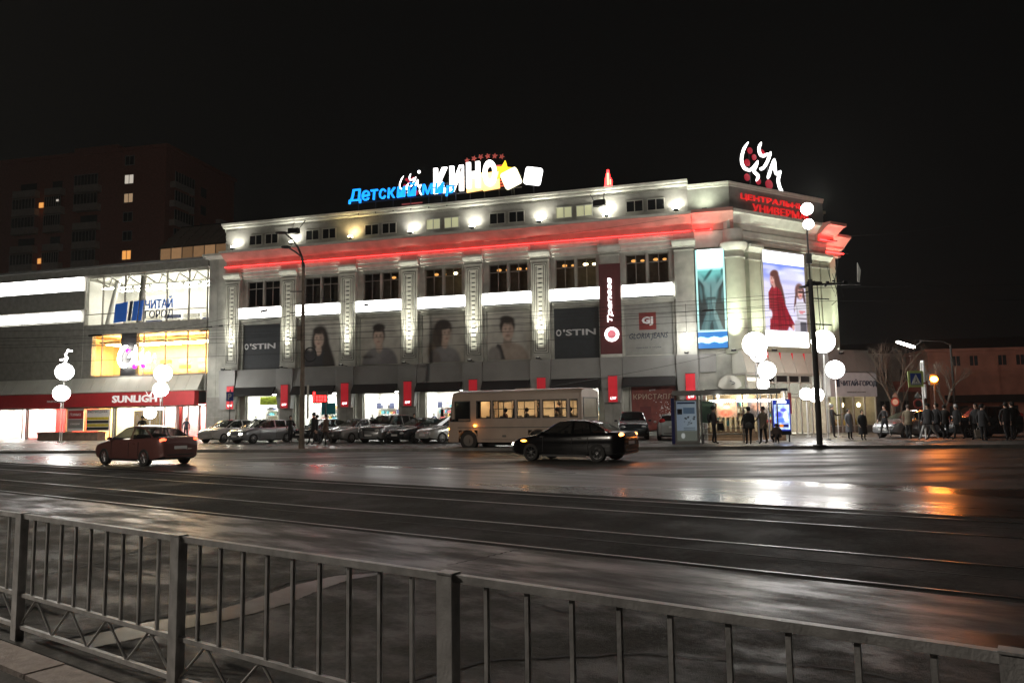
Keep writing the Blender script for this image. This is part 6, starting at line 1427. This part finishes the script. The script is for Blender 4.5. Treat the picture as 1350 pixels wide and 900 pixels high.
person('person in black seen from behind at the shelter with a satchel', 11.05, 35.9, .12, 178, 1.72, bulk=1.22, hat=(.012, .012, .012), coat=((.012, .012, .014), .82), arm=(.35, .35), elbow=(.4, .4), group=WG)
b = thing('satchel', 'grey satchel on the back of the person in black', 'satchel', (11.02, 35.68, 1.02), 0); MB().ball((0, 0, 0), .19, 12, 8, sc=(.95, .45, .8)).build('pouch', cloth((.10, .10, .10)), b, smooth=80); MB().tube([(-.17, 0, .05), (-.25, .05, .30), (-.12, .12, .5)], .012, 5).build('strap', 'black', b)
person('person in a beige coat at the right end of the shelter', 11.85, 36.2, .12, -60, 1.74, top=(.26, .21, .15), coat=((.26, .21, .15), .72), hat=(.10, .08, .07), group=WG, arm=(.5, .3), elbow=(.5, .3), stride=.15)
person('small child crouching in a brown hooded coat beside the advert box', 12.45, 36.1, .12, -40, 1.45, top=(.12, .08, .07), coat=((.13, .09, .08), .62), hat=(.14, .09, .08), crouch=True, bulk=1.2, group=WG)
person('tall dark figure standing before the book shop windows', 18.05, 43.0, .12, 60, 1.86, bulk=1.1, hat=(.3, .3, .3), group=WG, arm=(.2, .6), elbow=(.2, 1.2))
person('person in a pale grey coat next to the short dark-coated one', 17.75, 40.3, .12, 20, 1.60, top=(.20, .21, .23), coat=((.22, .23, .25), .45), bulk=1.1, group=WG)
person('short person in a long dark coat before the book shop', 17.85, 39.0, .12, 5, 1.52, coat=((.018, .018, .02), .35), bulk=1.15, group=WG)
o = person('man in black with white side stripes on his trousers walking left', 20.1, 41.3, .12, -60, 1.76, stride=.45, group=WG, arm=(.3, .5), elbow=(.3, 1.0)); MB().tube([(.16, .02, .85), (.16, .10, .5), (.14, .22, .15)], .018, 5).build('trouser_stripe', 'dimtext', o)
person('person in a tan jacket with black trousers', 20.5, 39.6, .12, 160, 1.74, top=(.30, .25, .17), coat=((.30, .25, .17), .88), group=WG, hat=(.16, .12, .10), stride=.2)
person('walker in black with white trouser legs, wide stride', 20.65, 38.0, .12, -70, 1.80, leg=(.5, .5, .5), stride=.75, bulk=1.15, hat=(.01, .01, .01), group=WG, shoe=(.3, .3, .3), coat=((.012, .012, .014), .78))
person('dark-coated companion striding beside the one with white trousers', 21.3, 38.4, .12, -80, 1.80, stride=.7, group=WG, coat=((.015, .015, .017), .80))
person('person in a white knitted hat and dark coat', 22.1, 37.9, .12, -95, 1.72, hat=(.6, .6, .58), coat=((.015, .015, .018), .75), bulk=1.12, lean=.25, stride=.3, group=WG)
person('person with a pale bag behind the crossing sign post', 22.75, 37.5, .12, -60, 1.76, group=WG, coat=((.02, .02, .022), .8), stride=.2)
b = thing('carrier_bag', 'pale carrier bag held beside the crossing sign post', 'bag', (22.7, 37.3, .28), 0); MB().add([(-.16, -.06, 0), (.16, -.06, 0), (.16, .06, 0), (-.16, .06, 0), (-.2, -.03, .36), (.2, -.03, .36), (.2, .03, .36), (-.2, .03, .36)], [(0, 3, 2, 1), (4, 5, 6, 7), (0, 1, 5, 4), (1, 2, 6, 5), (2, 3, 7, 6), (3, 0, 4, 7)]).build('sack', cloth((.35, .30, .25)), b); MB().tube([(-.1, 0, .35), (0, 0, .52), (.1, 0, .35)], .01, 5).build('handle', 'dimtext', b)
person('dark figure at the near end of the group at the right edge', 23.25, 36.0, .12, 170, 1.78, group=WG, bulk=1.15, stride=.3)
person('dark-hooded figure in the middle of the group at the right edge', 22.5, 36.6, .12, 110, 1.70, group=WG, hat=(.01, .01, .01), coat=((.013, .013, .016), .7))
person('dark figure with a pale scarf behind the group at the right edge', 23.6, 38.2, .12, 40, 1.74, group=WG, top=(.03, .03, .035), coat=((.02, .02, .025), .75))
person('tall thin dark figure farthest right of the waiting group', 24.15, 36.9, .12, 200, 1.82, group=WG)
person('dark figure facing away beside the dark off-road car', 22.0, 38.9, .12, 150, 1.72, group=WG, coat=((.02, .018, .016), .8))
# ---------------------------------------------------------------- bus
M['buspaint'] = mat('cream_bus_paint', (.40, .31, .25), .35, var=.12, scale=1.2, coat=.3); M['hallw'] = glow('bus_lamp', (1, .76, .46), 30.); M['busin'] = mat('bus_interior', (.55, .42, .28), .7, var=.1); M['bounce'] = mat('light_bounce_pane', (.60, .50, .38), .6, var=.15); M['busgrey'] = mat('bus_grey', (.12, .11, .10), .5, var=.1)  # far-side panes: opaque warm surface added to bounce the cabin light
bus = thing('city_bus', 'small cream city bus with lit windows full of passengers', 'bus', (.45, 37.1, 0), R(155))
L2 = 3.5; HW = 1.22
fr = [(.23, .345), (.357, .524), (.54, .71), (.726, .90), (.917, .975)]
wins = [(L2 - 7 * b_, L2 - 7 * a_) for a_, b_ in fr]; drv = (L2 - 7 * .185, L2 - 7 * .06)
WZ0, WZ1 = 1.50, 2.36
sh = MB()
for s_ in (-1, 1):
    y0, y1 = sorted((s_ * HW, s_ * (HW - .06)))
    arches = [2.35, -1.35]; cur = -L2 + .08
    for a in sorted(arches):
        sh.box(cur, a - .52, y0, y1, .38, WZ0); 
        sh.box(a - .52, a + .52, y0, y1, .95, WZ0); cur = a + .52
    sh.box(cur, L2 - .12, y0, y1, .38, WZ0 if s_ < 0 else 1.36) if 0 else sh.box(cur, L2 - .12, y0, y1, .38, 1.36)
    sh.box(cur, drv[0], y0, y1, 1.36, WZ0)
    cur = -L2 + .08
    for a, b_ in sorted(wins) + [drv]: sh.box(cur, a, y0, y1, WZ0, WZ1); cur = b_
    sh.box(cur, L2 - .25, y0, y1, WZ0, WZ1); sh.box(-L2 + .08, L2 - .30, y0, y1, WZ1, 2.62)
sh.box(-L2 + .0, -L2 + .08, -HW + .03, HW - .03, .38, 1.5).box(-L2, -L2 + .08, -HW + .03, -.95, 1.5, 2.4).box(-L2, -L2 + .08, .95, HW - .03, 1.5, 2.4).box(-L2, -L2 + .08, -HW + .03, HW - .03, 2.4, 2.62)
sh.prof([], 0, 0) if 0 else None
# rounded roof and raked front
rp = [(-HW + .0, 2.62), (-HW + .03, 2.72), (-HW + .12, 2.80), (-.6, 2.88), (.6, 2.88), (HW - .12, 2.80), (HW - .03, 2.72), (HW, 2.62)]
vs = []; st = [(-L2, .97), (-L2 + .15, 1.), (L2 - .55, 1.), (L2 - .3, .985)]
for x_, f_ in st: vs += [(x_, y_ * f_, 2.62 + (z_ - 2.62) * (1 if f_ == 1 else .75)) for y_, z_ in rp]
sh.add(vs, [(i * 8 + j, i * 8 + j + 1, (i + 1) * 8 + j + 1, (i + 1) * 8 + j) for i in range(3) for j in range(7)] + [tuple(range(7, -1, -1)), tuple(range(24, 32))])
sh.add([(L2 - .12, -HW, .38), (L2, -HW + .12, .40), (L2, HW - .12, .40), (L2 - .12, HW, .38), (L2 - .12, -HW, 1.36), (L2 - .02, -HW + .12, 1.36), (L2 - .02, HW - .12, 1.36), (L2 - .12, HW, 1.36)], [(0, 4, 5, 1), (1, 5, 6, 2), (2, 6, 7, 3), (4, 7, 6, 5), (0, 1, 2, 3)])
sh.add([(L2 - .25, -HW, 2.36), (L2 - .30, HW, 2.62), (L2 - .25, HW, 2.36), (L2 - .30, -HW, 2.62), (L2 - .22, -HW + .1, 2.4), (L2 - .22, HW - .1, 2.4), (L2 - .28, -HW + .1, 2.62), (L2 - .28, HW - .1, 2.62)], [(4, 5, 7, 6), (0, 4, 6, 3), (5, 2, 1, 7), (0, 2, 5, 4)])
sh.build('body', 'buspaint', bus, smooth=30)
MB().add([(L2 - .02, -HW + .14, 1.37), (L2 - .02, HW - .14, 1.37), (L2 - .22, HW - .14, 2.4), (L2 - .22, -HW + .14, 2.4)], [(0, 1, 2, 3)]).build('windscreen', 'tint', bus)
for s_ in (-1, 1): MB().add([(L2 - .12, s_ * HW, 1.36), (L2 - .02, s_ * (HW - .13), 1.36), (L2 - .22, s_ * (HW - .13), 2.4), (L2 - .27, s_ * HW, 2.4)], [(0, 1, 2, 3)]).build('front_pillar', 'black', bus)
for i, (a, b_) in enumerate(wins + [drv]):
    for s_ in (-1, 1):
        y0, y1 = sorted((s_ * (HW + .012), s_ * (HW - .02))); f = MB(); t = .045
        z0 = WZ0 if i < 5 else 1.36
        f.box(a, a + t, y0, y1, z0, WZ1).box(b_ - t, b_, y0, y1, z0, WZ1).box(a + t, b_ - t, y0, y1, z0, z0 + t).box(a + t, b_ - t, y0, y1, WZ1 - t, WZ1)
        if i in (1, 3): f.box((a + b_) / 2 - .02, (a + b_) / 2 + .02, y0, y1, z0 + t, WZ1 - t); f.box(a + t, b_ - t, y0, y1, 1.93, 1.96)
        fo = f.build('window', 'black', bus); y = s_ * (HW - .01); MB().box(a + t, b_ - t, y - .003, y + .003, z0 + t, WZ1 - t).build('pane', ('glass' if s_ > 0 else 'bounce') if i < 5 else 'tint', fo)
f = MB().box(-L2 - .02, -L2 + .05, -.97, .97, 1.46, 1.52).box(-L2 - .02, -L2 + .05, -.97, .97, 2.38, 2.44).box(-L2 - .02, -L2 + .05, -.97, -.92, 1.52, 2.38).box(-L2 - .02, -L2 + .05, .92, .97, 1.52, 2.38).build('rear_window', 'busgrey', bus)
MB().box(-L2 + .0, -L2 + .01, -.92, .92, 1.52, 2.38).build('pane', mat('curtained_glass', (.30, .25, .17), .4, var=.1), f)
MB().box(-L2 + .1, L2 - .2, -HW + .07, HW - .07, .55, .62).box(-L2 + .1, L2 - .6, -HW + .07, HW - .07, 2.56, 2.6).box(L2 - 1.4, L2 - 1.35, -HW + .07, .3, .62, 2.56).build('cabin_lining', 'busin', bus)
for k in range(4): bx('ceiling_lamp', 'hallw', bus, -2.9 + k * 1.35, -2.2 + k * 1.35, -.2, .1, 2.50, 2.55)
for s_ in (-1, 1): MB().box(-L2 + .2, L2 - .6, s_ * (HW + .006) - .012, s_ * (HW + .006) + .012, 1.06, 1.10).build('side_moulding', 'busgrey', bus)
sk_ = MB().box(-L2 + .5, 1.6, HW - .02, HW + .015, .5, .52); sk_.box(.3, .5, HW + .0, HW + .012, .62, .72); sk_.build('skirt_hatch', 'busgrey', bus)
for a in (2.35, -1.35):
    for s_ in (-1, 1):
        MB().tube([(a, s_ * (HW - .30), .46), (a, s_ * (HW - .04), .46)], .46, 26).build('wheel', 'tyre', bus); wh = bus.children[-1]
        rm_ = MB().tube([(a, s_ * (HW - .05), .46), (a, s_ * (HW - .03), .46)], .27, 20).tube([(a, s_ * (HW - .03), .46), (a, s_ * (HW + .02), .46)], .11, 12).build('rim', 'busgrey', bus)
        n_ = 18; arc = MB()
        MB().tube([(a + .535 * math.cos(math.pi * q / n_), s_ * (HW + .004), .46 + .535 * math.sin(math.pi * q / n_)) for q in range(n_ + 1)], .03, 5).build('wheel_arch', 'buspaint', bus)
        MB().slab([(a - .52, .95), (a + .52, .95)] + [(a + .53 * math.cos(t_), .46 + .53 * math.sin(t_)) for t_ in [math.pi * q / 12 for q in range(13)]][0:0] + [(a + .52, .90), (a + .3, .955), (a - .3, .955), (a - .52, .90)], s_ * HW - .01, s_ * HW + .0).build('arch_filler', 'buspaint', bus) if 0 else None
        MB().box(a - .5, a + .5, s_ * (HW - .45) - .01, s_ * (HW - .45) + .01, .3, .98).build('wheel_well', 'black', bus)
MB().box(-L2 + .3, L2 - .3, -HW + .1, HW - .1, .36, .40).box(-.8, 1.5, -.8, .8, .22, .38).build('underside', 'black', bus)
for s_ in (-1, 1):
    MB().tube([(L2 - .03, s_ * .86, .68), (L2 + .02, s_ * .86, .68)], .11, 16).build('headlight', 'headoff', bus)
    MB().ball((L2 - .03, s_ * 1.05, .70), .06, 10, 8).build('indicator', 'amber', bus)
    MB().tube([(L2 - .15, s_ * HW, 2.3), (L2 + .18, s_ * (HW + .18), 2.25), (L2 + .2, s_ * (HW + .18), 1.95)], .018, 6).box(L2 + .15, L2 + .22, s_ * (HW + .18) - .09, s_ * (HW + .18) + .09, 1.62, 1.98).build('mirror', 'black', bus)
    MB().box(-L2 - .02, -L2, s_ * 1.05 - .06, s_ * 1.05 + .06, .7, 1.05).build('tail_light', 'tailoff', bus)
MB().ball((1.95, HW + .03, 1.17), .05, 10, 8, sc=(1.6, .6, 1)).build('side_indicator', 'amber', bus); point(bus, (1.95, HW + .22, 1.17), 3, (1, .35, .06), .05); point(bus, (L2 + .25, 1.15, .7), 2, (1, .4, .08), .05)
MB().ball((L2 - .05, HW - .02, 1.02), .05, 10, 8).build('indicator', 'amber', bus)
bx('number_plate', 'plate', bus, L2, L2 + .015, -.26, .26, .48, .59); MB().box(L2 - .02, L2 + .04, -1.1, 1.1, .36, .46).build('bumper', 'busgrey', bus)
bx('roof_hatch', 'buspaint', bus, -.6, .2, -.4, .4, 2.86, 2.93)
for k in range(7):
    x_ = -2.9 + k * .72
    MB().box(x_, x_ + .40, .28, 1.08, .62, 1.08).box(x_ - .08, x_, .28, 1.08, .9, 1.62).build('seat', 'busgrey', bus)
for k, (px_, py_, st_, tp_) in enumerate(((-2.75, .75, 1, (.03, .025, .02)), (-2.0, .5, 1, (.05, .04, .03)), (-1.3, .8, 1, (.03, .03, .03)), (-.95, .1, 0, (.04, .035, .03)), (-.55, .75, 1, (.06, .045, .035)), (.15, .6, 0, (.02, .02, .02)), (.55, .8, 1, (.12, .03, .02)), (1.25, .75, 0, (.28, .25, .22)), (-1.75, -.4, 0, (.04, .03, .03)))):
    nmz = ['farthest back', 'second from the back', 'third from the back', 'standing in the aisle near the middle', 'seated at the middle window', 'standing near the second window', 'in a reddish coat at the second window', 'in a pale jacket standing at the first window', 'standing across the aisle'][k]
    a_ = R(155); wx = .45 + px_ * math.cos(a_) - py_ * math.sin(a_); wy = 37.1 + px_ * math.sin(a_) + py_ * math.cos(a_)
    person('bus passenger ' + nmz, wx, wy, .62 - (.32 if st_ else 0), 155 + 90, 1.62 if not st_ else 1.66, top=tp_, seated=bool(st_), group='bus passengers seen through the windows', bulk=1.1)
# ---------------------------------------------------------------- night mist round the whole place
hz = MB().box(-210, 210, -60, 262, -2, 47).build('haze', mat('haze', (1, 1, 1), var=0)); hz['kind'] = 'stuff'
_m = hz.data.materials[0]; _n = _m.node_tree; _n.nodes.clear(); _o = _n.nodes.new('ShaderNodeOutputMaterial'); _v = _n.nodes.new('ShaderNodeVolumePrincipled')
_v.inputs['Color'].default_value = (.9, .9, .88, 1); _v.inputs['Density'].default_value = .0003; _v.inputs['Anisotropy'].default_value = .5
_n.links.new(_v.outputs[0], _o.inputs['Volume'])
